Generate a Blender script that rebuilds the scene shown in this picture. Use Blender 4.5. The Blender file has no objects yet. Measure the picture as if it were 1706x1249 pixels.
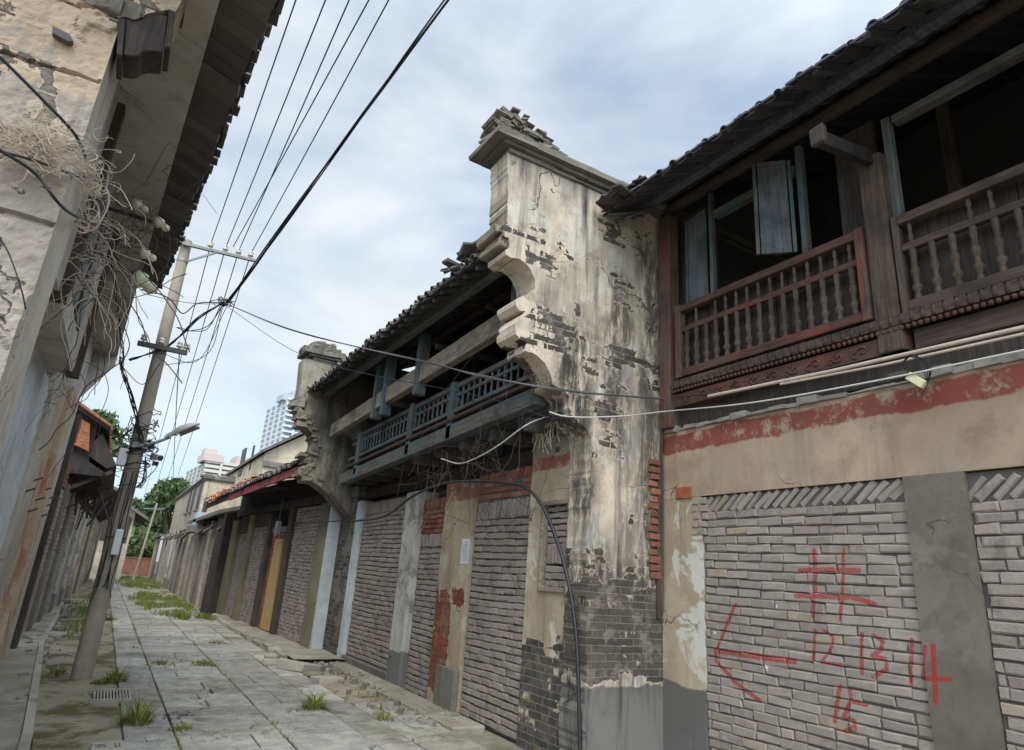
import bpy, math, random
import numpy as np
from mathutils import Vector, Matrix, noise as mnoise
random.seed(7)
sc = bpy.context.scene
# ------------------------------------------------------------------ camera
PC = np.array([853.0, 624.5]); VP = np.array([175.0, 920.0]) - PC; ZE = np.array([1088.0, -2700.0]) - PC
CAMH = 1.6
FPX = math.sqrt(-(VP @ ZE))
fy = np.array([VP[0], VP[1], FPX]); fy /= np.linalg.norm(fy)
uz = np.array([ZE[0], ZE[1], FPX]); uz /= np.linalg.norm(uz)
rx = np.cross(fy, uz)
RW = np.array([rx, fy, uz])
cam = bpy.data.cameras.new('camera'); camo = bpy.data.objects.new('camera', cam); sc.collection.objects.link(camo)
m = Matrix.Identity(4)
for i in range(3):
    m[i][0] = RW[i][0]; m[i][1] = -RW[i][1]; m[i][2] = -RW[i][2]
m[2][3] = CAMH
camo.matrix_world = m
cam.sensor_width = 36; cam.lens = FPX / 1706 * 36; cam.clip_start = 0.05; cam.clip_end = 3000
sc.camera = camo
# ------------------------------------------------------------------ light and sky
SUN_EL, SUN_AZ = math.radians(52), math.radians(205)     # azimuth measured from +Y (down the street) clockwise
sd = bpy.data.lights.new('sun', 'SUN'); sd.energy = 1.2; sd.angle = math.radians(22); sd.color = (1, .95, .88)
so = bpy.data.objects.new('sun', sd); sc.collection.objects.link(so)
tosun = Vector((math.sin(SUN_AZ) * math.cos(SUN_EL), math.cos(SUN_AZ) * math.cos(SUN_EL), math.sin(SUN_EL)))
so.rotation_euler = tosun.to_track_quat('Z', 'Y').to_euler(); so.location = tosun * 50
w = bpy.data.worlds.new('World'); sc.world = w; w.use_nodes = True
wn, wl = w.node_tree.nodes, w.node_tree.links
wn.clear()
def WN(t, **k):
    n = wn.new(t)
    for a, b in k.items(): setattr(n, a, b)
    return n
out = WN('ShaderNodeOutputWorld'); bg = WN('ShaderNodeBackground'); bg.inputs[1].default_value = 0.075
sky = WN('ShaderNodeTexSky', sky_type='NISHITA', sun_disc=False, sun_elevation=SUN_EL, sun_rotation=SUN_AZ)
sky.air_density = 1.0; sky.dust_density = 1.6; sky.ozone_density = 1.2
tc = WN('ShaderNodeTexCoord')
mp = WN('ShaderNodeMapping'); mp.inputs['Scale'].default_value = (1.0, 1.0, 2.6); mp.inputs['Location'].default_value = (.37, .2, .55)
wl.new(tc.outputs['Generated'], mp.inputs[0])
nz = WN('ShaderNodeTexNoise'); nz.inputs['Scale'].default_value = 2.1; nz.inputs['Detail'].default_value = 7; nz.inputs['Roughness'].default_value = .55; nz.inputs['Distortion'].default_value = .35
wl.new(mp.outputs[0], nz.inputs['Vector'])
rp = WN('ShaderNodeValToRGB'); rp.color_ramp.elements[0].position = .3; rp.color_ramp.elements[1].position = .62
rp.color_ramp.elements[0].color = (.42, .42, .42, 1); rp.color_ramp.elements[1].color = (1, 1, 1, 1)
wl.new(nz.outputs['Fac'], rp.inputs[0])
nz2 = WN('ShaderNodeTexNoise'); nz2.inputs['Scale'].default_value = 4.5; nz2.inputs['Detail'].default_value = 5
wl.new(mp.outputs[0], nz2.inputs['Vector'])
cr = WN('ShaderNodeValToRGB'); cr.color_ramp.elements[0].position = .3; cr.color_ramp.elements[1].position = .65
cr.color_ramp.elements[0].color = (5.8, 6.5, 7.0, 1); cr.color_ramp.elements[1].color = (7.3, 7.65, 7.9, 1)
wl.new(nz2.outputs['Fac'], cr.inputs[0])
mx = WN('ShaderNodeMix', data_type='RGBA')
sc3 = WN('ShaderNodeMix', data_type='RGBA', blend_type='MULTIPLY'); sc3.inputs[0].default_value = 1; sc3.inputs[7].default_value = (1.2, 1.72, 1.9, 1)
wl.new(sky.outputs[0], sc3.inputs[6])
wl.new(rp.outputs[0], mx.inputs[0]); wl.new(sc3.outputs[2], mx.inputs[6]); wl.new(cr.outputs[0], mx.inputs[7])
# an overcast dome is brighter around the hidden sun and the zenith
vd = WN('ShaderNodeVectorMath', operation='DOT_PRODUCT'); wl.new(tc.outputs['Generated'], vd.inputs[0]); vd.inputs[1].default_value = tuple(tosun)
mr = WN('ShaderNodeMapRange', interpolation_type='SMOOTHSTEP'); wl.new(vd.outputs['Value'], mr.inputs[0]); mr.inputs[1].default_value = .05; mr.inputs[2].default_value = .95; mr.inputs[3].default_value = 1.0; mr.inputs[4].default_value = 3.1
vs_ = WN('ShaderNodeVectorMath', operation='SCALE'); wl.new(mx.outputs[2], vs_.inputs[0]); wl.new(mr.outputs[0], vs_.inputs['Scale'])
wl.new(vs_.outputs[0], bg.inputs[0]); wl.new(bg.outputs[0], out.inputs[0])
sc.view_settings.view_transform = 'Standard'; sc.view_settings.look = 'None'
sc.view_settings.exposure = 0.75; sc.view_settings.gamma = 1
# ------------------------------------------------------------------ pixel -> point on a plane of the place
def _ray(px, py): return RW @ np.array([px - PC[0], py - PC[1], FPX])
def _on(px, py, ax, v):
    d = _ray(px, py); o = np.array([0, 0, CAMH]); return Vector(o + d * ((v - o[ax]) / d[ax]))
def PX(px, py, x): return _on(px, py, 0, x)
def PY(px, py, y): return _on(px, py, 1, y)
def PZ(px, py, z=0.0): return _on(px, py, 2, z)
# ------------------------------------------------------------------ mesh builder
COL = sc.collection
class MB:
    def __init__(s): s.v = []; s.f = []; s.c = []; s.smooth = []
    def add(s, vs, fs, col=(1, 1, 1), smooth=False):
        o = len(s.v); s.v += [tuple(v) for v in vs]
        for f in fs: s.f.append([o + i for i in f]); s.c.append(col); s.smooth.append(smooth)
        return s
    def box(s, x0, x1, y0, y1, z0, z1, col=(1, 1, 1), jit=0, rot=None):
        vs = [Vector((x, y, z)) for z in (z0, z1) for y in (y0, y1) for x in (x0, x1)]
        if jit: vs = [v + Vector((random.uniform(-jit, jit), random.uniform(-jit, jit), random.uniform(-jit, jit))) for v in vs]
        if rot is not None:
            c = Vector(((x0 + x1) / 2, (y0 + y1) / 2, (z0 + z1) / 2)); vs = [rot @ (v - c) + c for v in vs]
        return s.add(vs, [(0, 2, 3, 1), (4, 5, 7, 6), (0, 1, 5, 4), (2, 6, 7, 3), (0, 4, 6, 2), (1, 3, 7, 5)], col)
    def beam(s, a, b, w, h, up=(0, 0, 1), col=(1, 1, 1), taper=1.0):
        a, b = Vector(a), Vector(b); d = (b - a).normalized(); u = Vector(up)
        if abs(d.dot(u)) > .98: u = Vector((0, 1, 0)) if abs(d.y) < .9 else Vector((1, 0, 0))
        r = d.cross(u).normalized(); u = r.cross(d)
        vs = []
        for p, k in ((a, 1), (b, taper)):
            for i, j in ((-1, -1), (1, -1), (1, 1), (-1, 1)): vs.append(p + r * (i * w / 2 * k) + u * (j * h / 2 * k))
        return s.add(vs, [(3, 2, 1, 0), (4, 5, 6, 7), (0, 1, 5, 4), (1, 2, 6, 5), (2, 3, 7, 6), (3, 0, 4, 7)], col)
    def prism(s, poly, ax, a0, a1, col=(1, 1, 1)):
        def mk(p, a): return (a, p[0], p[1]) if ax == 0 else ((p[0], a, p[1]) if ax == 1 else (p[0], p[1], a))
        n = len(poly); vs = [mk(p, a0) for p in poly] + [mk(p, a1) for p in poly]
        ar = sum(poly[i][0] * poly[(i + 1) % n][1] - poly[(i + 1) % n][0] * poly[i][1] for i in range(n))
        flip = (ar > 0) ^ (ax == 1) ^ (a1 < a0)
        fs = [list(range(n)), [n + i for i in range(n)][::-1]] + [(i, n + i, n + (i + 1) % n, (i + 1) % n) for i in range(n)]
        if flip: fs = [list(f)[::-1] for f in fs]
        return s.add(vs, fs, col)
    def tube(s, pts, r, n=6, r2=None, col=(1, 1, 1), cap=True):
        pts = [Vector(p) for p in pts]; L = len(pts); rings = []
        prev = None
        for i, p in enumerate(pts):
            d = (pts[min(i + 1, L - 1)] - pts[max(i - 1, 0)])
            d = d.normalized() if d.length > 1e-9 else Vector((0, 0, 1))
            if prev is None:
                u = Vector((0, 0, 1)) if abs(d.z) < .9 else Vector((1, 0, 0)); a = d.cross(u).normalized()
            else:
                a = (prev - d * prev.dot(d)); a = a.normalized() if a.length > 1e-6 else d.orthogonal().normalized()
            prev = a; b = d.cross(a)
            rr = r if r2 is None else r + (r2 - r) * i / (L - 1)
            rings.append([p + a * (rr * math.cos(2 * math.pi * k / n)) + b * (rr * math.sin(2 * math.pi * k / n)) for k in range(n)])
        vs = [v for ring in rings for v in ring]
        fs = [(i * n + k, i * n + (k + 1) % n, (i + 1) * n + (k + 1) % n, (i + 1) * n + k) for i in range(L - 1) for k in range(n)]
        s.add(vs, fs, col, True)
        if cap:
            s.add(rings[0], [tuple(range(n))[::-1]], col); s.add(rings[-1], [tuple(range(n))], col)
        return s
    def lathe(s, prof, c=(0, 0, 0), n=12, axis=None, col=(1, 1, 1)):
        c = Vector(c); q = Vector(axis).to_track_quat('Z', 'Y') if axis is not None else None
        vs = []
        for r, z in prof:
            for k in range(n):
                v = Vector((r * math.cos(2 * math.pi * k / n), r * math.sin(2 * math.pi * k / n), z))
                vs.append(c + (q @ v if q else v))
        L = len(prof)
        fs = [(i * n + k, i * n + (k + 1) % n, (i + 1) * n + (k + 1) % n, (i + 1) * n + k) for i in range(L - 1) for k in range(n)]
        s.add(vs, fs, col, True)
        s.add(vs[:n], [tuple(range(n))[::-1]], col); s.add(vs[-n:], [tuple(range(n))], col)
        return s
    def build(s, name, mat, parent=None, bevel=0):
        off = WORLD.get(parent.name, Vector()) if parent is not None else Vector()
        me = bpy.data.meshes.new(name)
        me.from_pydata([tuple(Vector(v) - off) for v in s.v], [], s.f)
        at = me.attributes.new('col', 'FLOAT_COLOR', 'FACE')
        at.data.foreach_set('color', [k for c in s.c for k in (c[0], c[1], c[2], 1)])
        me.polygons.foreach_set('use_smooth', s.smooth)
        me.materials.append(mat)
        o = bpy.data.objects.new(name, me); COL.objects.link(o)
        if parent is not None: o.parent = parent
        WORLD[o.name] = off
        if bevel:
            b = o.modifiers.new('bevel', 'BEVEL'); b.width = bevel; b.segments = 1; b.limit_method = 'ANGLE'
        return o
WORLD = {}
LABELS = {}
def tag(o, label=None, cat=None, group=None, kind=None):
    if label: o['label'] = label
    if cat: o['category'] = cat
    if group: o['group'] = group
    if kind: o['kind'] = kind
    return o
def thing(name, label, cat, loc=(0, 0, 0), group=None):
    o = bpy.data.objects.new(name, None); COL.objects.link(o); o.location = loc; o.empty_display_size = .2
    WORLD[o.name] = Vector(loc)
    return tag(o, label, cat, group)
def dup_part(src, parent, delta, label=None):
    c = src.copy(); COL.objects.link(c); c.parent = parent
    c.location = Vector(src.location) + Vector(delta); WORLD[c.name] = WORLD[src.name]
    return c
def crom(P, k=8):
    P = [Vector(p) for p in P]
    if len(P) < 3: return [P[0].lerp(P[-1], i / k) for i in range(k + 1)]
    Q = [P[0] * 2 - P[1]] + P + [P[-1] * 2 - P[-2]]; o = []
    for i in range(1, len(Q) - 2):
        for j in range(k):
            t = j / k; a, b, c, d = Q[i - 1], Q[i], Q[i + 1], Q[i + 2]
            o.append(.5 * ((2 * b) + (c - a) * t + (2 * a - 5 * b + 4 * c - d) * t * t + (3 * b - a - 3 * c + d) * t ** 3))
    o.append(P[-1]); return o
def sag(a, b, s, k=16):
    a, b = Vector(a), Vector(b)
    return [a.lerp(b, i / k) - Vector((0, 0, s * 4 * (i / k) * (1 - i / k))) for i in range(k + 1)]
# ------------------------------------------------------------------ materials
def lin(r, g=None, b=None):
    if g is None: r, g, b = r
    f = lambda c: (c / 255 / 12.92) if c / 255 <= .04045 else ((c / 255 + .055) / 1.055) ** 2.4
    return (f(r), f(g), f(b), 1)
class NT:
    def __init__(s, name):
        s.m = bpy.data.materials.new(name); s.m.use_nodes = True; s.t = s.m.node_tree; s.t.nodes.clear()
        s.o = s.t.nodes.new('ShaderNodeOutputMaterial'); s.b = s.t.nodes.new('ShaderNodeBsdfPrincipled')
        s.t.links.new(s.b.outputs[0], s.o.inputs[0])
    def set(s, sock, v):
        if isinstance(v, bpy.types.NodeSocket): s.t.links.new(v, sock)
        else:
            if sock.type == 'RGBA' and not hasattr(v, '__len__'): v = (v, v, v, 1)
            if sock.type == 'RGBA' and len(v) == 3: v = (*v, 1)
            sock.default_value = v
    def n(s, t, ins={}, **k):
        nd = s.t.nodes.new(t)
        for a, b in k.items(): setattr(nd, a, b)
        for a, b in ins.items(): s.set(nd.inputs[a], b)
        return nd
    def pos(s): return s.n('ShaderNodeNewGeometry').outputs['Position']
    def xyz(s, v): return s.n('ShaderNodeSeparateXYZ', {0: v}).outputs
    def vec(s, x, y, z): return s.n('ShaderNodeCombineXYZ', {0: x, 1: y, 2: z}).outputs[0]
    def vm(s, op, a, b=None):
        d = {0: a}
        if b is not None: d[1] = b
        return s.n('ShaderNodeVectorMath', d, operation=op)
    def scale(s, v, k): return s.vm('MULTIPLY', v, k).outputs[0]
    def ma(s, op, a, b=None, clamp=False):
        d = {0: a}
        if b is not None: d[1] = b
        return s.n('ShaderNodeMath', d, operation=op, use_clamp=clamp).outputs[0]
    def noise(s, v, sc_, det=5, ro=.55, dist=0):
        return s.n('ShaderNodeTexNoise', {'Vector': v, 'Scale': sc_, 'Detail': det, 'Roughness': ro, 'Distortion': dist}).outputs['Fac']
    def step(s, f, a, b):
        return s.n('ShaderNodeMapRange', {0: f, 1: a, 2: b, 3: 0.0, 4: 1.0}, interpolation_type='SMOOTHSTEP').outputs[0]
    def mix(s, f, a, b, mode='MIX'):
        nd = s.n('ShaderNodeMix', {0: f, 6: a, 7: b}, data_type='RGBA', blend_type=mode); return nd.outputs[2]
    def attr(s, name='col'): return s.n('ShaderNodeAttribute', attribute_name=name).outputs
    def done(s, col, rough=.9, height=None, bump=.5, dist=.02, spec=.3, metal=0):
        s.set(s.b.inputs['Base Color'], col); s.set(s.b.inputs['Roughness'], rough)
        s.set(s.b.inputs['Specular IOR Level'], spec); s.set(s.b.inputs['Metallic'], metal)
        if height is not None:
            b = s.n('ShaderNodeBump', {'Height': height, 'Strength': bump, 'Distance': dist}); s.set(s.b.inputs['Normal'], b.outputs[0])
        return s.m
def simple(name, col, var=.25, sc_=6, rough=.85, bump=.3, spec=.3, metal=0, dist=.01):
    t = NT(name); p = t.pos(); f = t.noise(p, sc_, 6, .65)
    c = t.mix(f, [k * (1 - var) for k in col[:3]], [min(1, k * (1 + var)) for k in col[:3]])
    return t.done(c, rough, t.noise(p, sc_ * 5, 4), bump, dist, spec, metal)
def tinted(name, base, var=.2, sc_=12, dirt=(.05, .047, .042), dirt_amt=.35, rough=.92, bump=.5, dist=.006):
    """base colour times the per-face 'col' attribute, with its own grime"""
    t = NT(name); p = t.pos(); f = t.noise(p, sc_, 6, .7)
    c = t.mix(f, [k * (1 - var) for k in base[:3]], [min(1, k * (1 + var)) for k in base[:3]])
    c = t.mix(1.0, c, t.attr()['Color'], 'MULTIPLY')
    d = t.ma('MULTIPLY', t.step(t.noise(p, sc_ * .22, 7, .65), .5, .72), dirt_amt)
    c = t.mix(d, c, dirt)
    return t.done(c, rough, t.noise(p, sc_ * 5, 5, .7), bump, dist)
def paint_mask(t, strokes, x):
    """red brush strokes: distance to line segments on the facade plane"""
    p = t.pos(); o = t.xyz(p); q = t.vec(0.0, o[1], o[2])
    wob = t.n('ShaderNodeTexNoise', {'Vector': p, 'Scale': 55.0, 'Detail': 4.0}).outputs['Color']
    q = t.vm('ADD', q, t.scale(t.vm('SUBTRACT', wob, (.5, .5, .5)).outputs[0], (0, .014, .014))).outputs[0]
    d = None
    for st, wd in strokes:
        for (a, b) in zip(st[:-1], st[1:]):
            A = PX(a[0], a[1], x); B = PX(b[0], b[1], x); A.x = 0; B.x = 0; AB = B - A
            pa = t.vm('SUBTRACT', q, tuple(A)).outputs[0]
            h = t.ma('DIVIDE', t.vm('DOT_PRODUCT', pa, tuple(AB)).outputs['Value'], AB.length_squared, True)
            s_ = t.n('ShaderNodeVectorMath', {0: tuple(AB), 'Scale': h}, operation='SCALE').outputs[0]
            ln = t.vm('LENGTH', t.vm('SUBTRACT', pa, s_).outputs[0]).outputs['Value']
            ln = t.ma('DIVIDE', ln, wd)
            d = ln if d is None else t.ma('MINIMUM', d, ln)
    m_ = t.step(d, 1.15, .8)
    return t.ma('MULTIPLY', m_, t.step(t.noise(p, 70, 4, .7), .3, .5))
def plaster(name, c1, c2, axis=1, stain=(.035, .033, .03), stain_amt=.6, bricks=None, expose=.62, bands=(), red=None,
            patch=None, patch_amt=.5, crack=True, bump=.6, zexp=None, streak=1.0, seed=0.0, brow=.075, soot=(), bw=.25, uexp=()):
    """weathered lime render: mottled coat, peeled patches, vertical rain streaks, bricks where the coat is gone.
    axis: 1 for walls along y, 0 for walls along x. bands: (z0, z1, colour) painted bands. zexp: [(z, bias)...] where the coat is gone."""
    t = NT(name); p0 = t.pos(); p = t.vm('ADD', p0, (seed, seed * .7, 0)).outputs[0]
    o = t.xyz(p0); u = o[1] if axis == 1 else o[0]; z = o[2]
    big = t.noise(p, 1.1, 8, .6, .4); fine = t.noise(p, 9, 8, .7)
    c = t.mix(t.step(big, .35, .65), c1, c2)
    c = t.mix(t.ma('MULTIPLY', t.step(fine, .48, .72), .5), c, [k * .58 for k in c1[:3]])
    c = t.mix(t.ma('MULTIPLY', t.step(t.noise(p, 5.5, 10, .78, .2), .5, .6), .3), c, [k * .72 for k in c2[:3]])
    c = t.mix(t.ma('MULTIPLY', t.step(t.noise(t.scale(p, (1, 1, 1)), 38, 4, .6), .66, .72), .4), c, [k * .35 for k in c2[:3]])
    if patch is not None:
        pm = t.noise(t.vm('ADD', p, (5.2, 1.7, 3.3)).outputs[0], 1.9, 9, .62, .6)
        c = t.mix(t.ma('MULTIPLY', t.step(pm, .54, .58), patch_amt), c, patch)
    wob = t.ma('MULTIPLY', t.ma('SUBTRACT', t.noise(p, 3.5, 6, .6), .5), .16)
    zz = t.ma('ADD', z, wob)
    for b in bands:
        k = b[3] if len(b) > 3 else .9
        f = t.ma('MULTIPLY', t.step(zz, b[0] - .012, b[0] + .012), t.step(zz, b[1] + .012, b[1] - .012))
        f = t.ma('MULTIPLY', f, t.ma('MULTIPLY', t.step(t.noise(p, 7, 8, .75), *((.37, .5) if b[0] > 2 else (.3, .36))), k))
        c = t.mix(f, c, b[2])
    # rain streaks, long in z
    sv = t.scale(p, (3.2, 3.2, .28)); st = t.noise(sv, 1.5, 8, .62)
    st2 = t.noise(t.scale(p, (14, 14, .5)), 1.2, 5, .6)
    sm = t.ma('MULTIPLY', t.step(st, .5, .7), t.step(st2, .3, .65))
    c = t.mix(t.ma('MULTIPLY', sm, stain_amt * streak), c, stain)
    blot = t.step(t.noise(p, 2.6, 10, .72, .3), .55, .72)
    c = t.mix(t.ma('MULTIPLY', blot, stain_amt * .55), c, stain)
    for (uc, uw, za, zb, k) in soot:      # columns of soot and mould where rain runs down
        du = t.ma('ABSOLUTE', t.ma('SUBTRACT', t.ma('ADD', u, t.ma('MULTIPLY', t.ma('SUBTRACT', t.noise(p, 1.3, 4), .5), .5)), uc))
        f = t.ma('MULTIPLY', t.step(du, uw, uw * .15), t.ma('MULTIPLY', t.step(zz, za - .35, za + .35), t.step(zz, zb + .35, zb - .35)))
        f = t.ma('MULTIPLY', f, t.step(t.noise(t.scale(p, (5, 5, 1.1)), 1.6, 10, .75), .36, .56))
        c = t.mix(t.ma('MULTIPLY', f, k), c, stain)
    hgt = t.ma('MULTIPLY', fine, .25)
    if crack:
        vor = t.n('ShaderNodeTexVoronoi', {'Vector': t.vm('ADD', t.scale(p, (1, 1, .8)), t.scale(t.n('ShaderNodeTexNoise', {'Vector': p, 'Scale': 2.5, 'Detail': 6.0}).outputs['Color'], (.55, .55, .55))).outputs[0], 'Scale': .95}, feature='DISTANCE_TO_EDGE').outputs['Distance']
        ck = t.ma('MULTIPLY', t.step(vor, .007, .002), t.step(t.noise(p, .9, 2), .5, .6))
        c = t.mix(t.ma('MULTIPLY', ck, .75), c, (.03, .028, .025))
        hgt = t.ma('SUBTRACT', hgt, t.ma('MULTIPLY', ck, .6))
    if bricks is not None:
        bv = t.vec(u, z, 0.0)
        bv = t.vm('ADD', bv, t.scale(t.n('ShaderNodeTexNoise', {'Vector': p, 'Scale': 6.0, 'Detail': 3.0}).outputs['Color'], (.02, .02, 0))).outputs[0]
        bt = t.n('ShaderNodeTexBrick', {'Vector': bv, 'Color1': bricks[0], 'Color2': bricks[1], 'Mortar': bricks[2], 'Scale': 1.0, 'Mortar Size': .007, 'Mortar Smooth': .3, 'Bias': -.1, 'Brick Width': bw, 'Row Height': brow})
        bc = t.mix(t.ma('MULTIPLY', t.step(t.noise(p, 11, 7, .75), .4, .7), .6), bt.outputs['Color'], [k * .35 for k in bricks[0][:3]])
        bc = t.mix(t.ma('MULTIPLY', t.step(t.noise(p, 4.3, 9, .75), .5, .62), .5), bc, [k * .8 for k in c2[:3]])
        cell = t.n('ShaderNodeTexBrick', {'Vector': bv, 'Color1': (0, 0, 0, 1), 'Color2': (1, 1, 1, 1), 'Mortar': (.5, .5, .5, 1), 'Scale': 1.0, 'Mortar Size': .007, 'Bias': 0.0, 'Brick Width': bw, 'Row Height': brow}).outputs['Color']
        cell = t.ma('MULTIPLY', t.ma('SUBTRACT', t.xyz(cell)[0], .5), .13)
        em = t.ma('ADD', t.noise(t.vm('ADD', p, (1.3, 8.1, 2.2)).outputs[0], 1.7, 12, .68, .3), cell)
        if zexp:
            bias = 0.0
            for (za, zb, k) in zexp:
                f = t.ma('MULTIPLY', t.step(z, za - .15, za + .15), t.step(z, zb + .15, zb - .15))
                em = t.ma('ADD', em, t.ma('MULTIPLY', f, k))
        for (ua, ub, za, zb, k) in uexp:
            f = t.ma('MULTIPLY', t.ma('MULTIPLY', t.step(u, ua - .08, ua + .08), t.step(u, ub + .08, ub - .08)), t.ma('MULTIPLY', t.step(z, za - .12, za + .12), t.step(z, zb + .12, zb - .12)))
            em = t.ma('ADD', em, t.ma('MULTIPLY', f, k))
        ex = t.step(em, expose, expose + .012)
        c = t.mix(ex, c, bc)
        edge = t.ma('MULTIPLY', t.step(em, expose - .03, expose - .004), t.ma('SUBTRACT', 1.0, ex))
        c = t.mix(t.ma('MULTIPLY', edge, .4), c, [min(1, k * 1.25) for k in c1[:3]])
        bh = t.ma('MULTIPLY', t.ma('SUBTRACT', 1.0, bt.outputs['Fac']), .45)
        hgt = t.ma('ADD', t.ma('MULTIPLY', t.ma('SUBTRACT', 1.0, ex), t.ma('ADD', hgt, 1.0)), t.ma('MULTIPLY', ex, bh))
    if red is not None:
        c = t.mix(t.ma('MULTIPLY', paint_mask(t, *red), .85), c, lin(150, 42, 34))
    return t.done(c, .93, hgt, bump, .02, .2)
def wood(name, base, ax=1, paint=None, pamt=.5, dark=(.018, .015, .012), rough=.85, bump=.6):
    t = NT(name); p = t.pos(); k = [26, 26, 26]; k[ax] = 1.6
    g = t.noise(t.scale(p, tuple(k)), 1.4, 7, .7, .4); b = t.noise(p, 2.2, 7, .65)
    c = t.mix(t.step(g, .3, .72), [q * .55 for q in base[:3]], [q * 1.25 for q in base[:3]])
    if paint is not None:
        k2 = [7, 7, 7]; k2[ax] = 1.2
        pf = t.ma('ADD', t.ma('MULTIPLY', t.noise(t.scale(p, tuple(k2)), 1.3, 8, .7), .75), t.ma('MULTIPLY', g, .25))
        c = t.mix(t.step(pf, .62 - pamt * .3, .66 - pamt * .3), c, t.mix(g, [q * .7 for q in paint[:3]], paint))
    c = t.mix(t.ma('MULTIPLY', t.step(b, .45, .7), .6), c, dark)
    return t.done(c, rough, g, bump, .006, .25)
M = {}
GB = (lin(86, 82, 78), lin(62, 60, 58), lin(120, 112, 100))     # old dark grey bricks and their joints
RB = (lin(140, 80, 56), lin(112, 64, 50), lin(84, 66, 56))
M['tan'] = plaster('tan_plaster', lin(174, 153, 130), lin(146, 127, 108), 1, bands=[(3.035, 3.225, lin(122, 58, 48), .9)], patch=lin(152, 137, 122), patch_amt=.5,
                   stain=lin(84, 74, 64), stain_amt=.6, bump=.45)
M['tan_pier'] = plaster('tan_pier_plaster', lin(176, 160, 136), lin(150, 134, 112), 1, bands=[(-.2, .76, lin(92, 90, 88), .95)], patch=lin(205, 205, 200), patch_amt=.6, stain=lin(90, 78, 66), stain_amt=.5, seed=3.1)
M['fire'] = plaster('firewall_render', lin(204, 188, 167), lin(160, 149, 138), 0, stain=lin(46, 43, 42), stain_amt=.88, streak=1.1, bricks=(lin(92, 84, 77), lin(66, 62, 59), lin(116, 108, 98)), expose=.618, bw=.34, brow=.068,
                    soot=[(3.8, .42, 2.1, 4.3, .95), (4.3, .34, 3.0, 5.0, .85), (4.8, .36, .9, 5.7, .8), (4.1, .34, .8, 2.0, .8), (4.6, 1.4, .75, 1.75, .9), (4.45, .2, 1.6, 3.4, .5), (3.4, .3, 4.3, 5.2, .4), (3.1, .3, 4.9, 5.5, .4)],
                    zexp=[(.75, 1.68, .2), (3.35, 4.2, .085), (1.75, 2.05, .07), (4.5, 6.1, -.01), (2.1, 3.2, -.04), (-.3, .68, -.3)], patch=lin(198, 192, 182), patch_amt=.6,
                    bands=[(-.3, .72, lin(112, 108, 104), .95)], bump=.9)
M['fire_y'] = plaster('firewall_front_render', lin(150, 138, 120), lin(118, 108, 96), 1, stain=lin(48, 45, 43), stain_amt=.7, bricks=GB, expose=.6, bump=.8)
M['pier2'] = plaster('pier_plaster_bricks', lin(176, 164, 142), lin(150, 134, 112), 1, bands=[(2.82, 2.98, lin(128, 62, 48), .85), (2.98, 3.5, lin(140, 130, 122), .8)], bricks=GB, expose=.62,
                     zexp=[(-.3, .95, .24), (.9, 1.45, .06)], patch=lin(205, 196, 182), patch_amt=.6, stain=lin(70, 62, 54), stain_amt=.5, seed=1.7)
M['pil_red'] = plaster('pilaster_red_bricks', lin(172, 156, 132), lin(150, 134, 110), 1, bands=[(2.62, 2.9, lin(122, 62, 48), .8)], bricks=RB, expose=.68, uexp=[(8.02, 8.7, .15, 1.2, .3), (7.72, 8.7, 1.2, 1.5, .25)],
                       patch=lin(200, 190, 172), patch_amt=.4, stain=lin(92, 80, 66), stain_amt=.45, seed=8.2)
M['white'] = plaster('white_wash', lin(196, 198, 200), lin(176, 178, 180), 1, bricks=None, patch=lin(150, 146, 140), patch_amt=.3, stain=lin(96, 92, 88), stain_amt=.35, seed=5.5, bump=.35)
M['whitepil'] = plaster('white_pilaster', lin(186, 182, 174), lin(160, 156, 148), 1, patch=lin(116, 112, 106), patch_amt=.7, stain=lin(70, 66, 62), stain_amt=.5, seed=12.5, bands=[(-.3, .5, lin(100, 98, 96), .9)])
M['cement'] = plaster('grey_cement', lin(116, 110, 102), lin(98, 92, 86), 1, stain=lin(60, 56, 52), stain_amt=.45, patch=lin(128, 120, 108), patch_amt=.3, bump=.4, seed=2.3)
M['pier_dark'] = plaster('dark_broken_pier', lin(120, 114, 106), lin(84, 80, 76), 1, bricks=GB, expose=.5, stain=lin(46, 44, 42), stain_amt=.8, bump=.9, seed=4.4)
M['fw2'] = plaster('grey_firewall', lin(158, 148, 130), lin(112, 106, 98), 0, soot=[(4.2, 2.2, 2.9, 4.75, .75)], bricks=GB, expose=.66, stain=lin(52, 50, 48), stain_amt=.9, bump=.8, seed=6.6)
M['lefttan'] = plaster('left_tan_render', lin(180, 160, 136), lin(152, 134, 116), 0, bricks=(lin(120, 112, 100), lin(104, 98, 90), lin(70, 62, 54)), expose=.6, bw=.5, bands=[(1.0, 4.02, lin(142, 134, 127), .8)], zexp=[(3.55, 4.3, .05), (1.5, 3.4, .03)], patch=lin(138, 130, 120), patch_amt=.75,
                        stain=lin(84, 74, 64), stain_amt=.75, seed=9.0, bump=1.0, brow=.2)
M['leftret'] = plaster('left_pale_return', lin(186, 178, 166), lin(160, 150, 138), 1, stain=lin(90, 84, 76), stain_amt=.5, seed=2.9, bump=.7)
M['leftgrey'] = plaster('left_grey_render', lin(186, 180, 172), lin(164, 158, 150), 1, stain=lin(78, 72, 66), stain_amt=.4, crack=True, seed=7.1, bump=.3)
M['orange_pil'] = plaster('orange_stained_pilaster', lin(188, 172, 148), lin(176, 154, 126), 1, patch=lin(160, 106, 78), patch_amt=.7, stain=lin(100, 84, 66), stain_amt=.4, seed=3.9)
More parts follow.
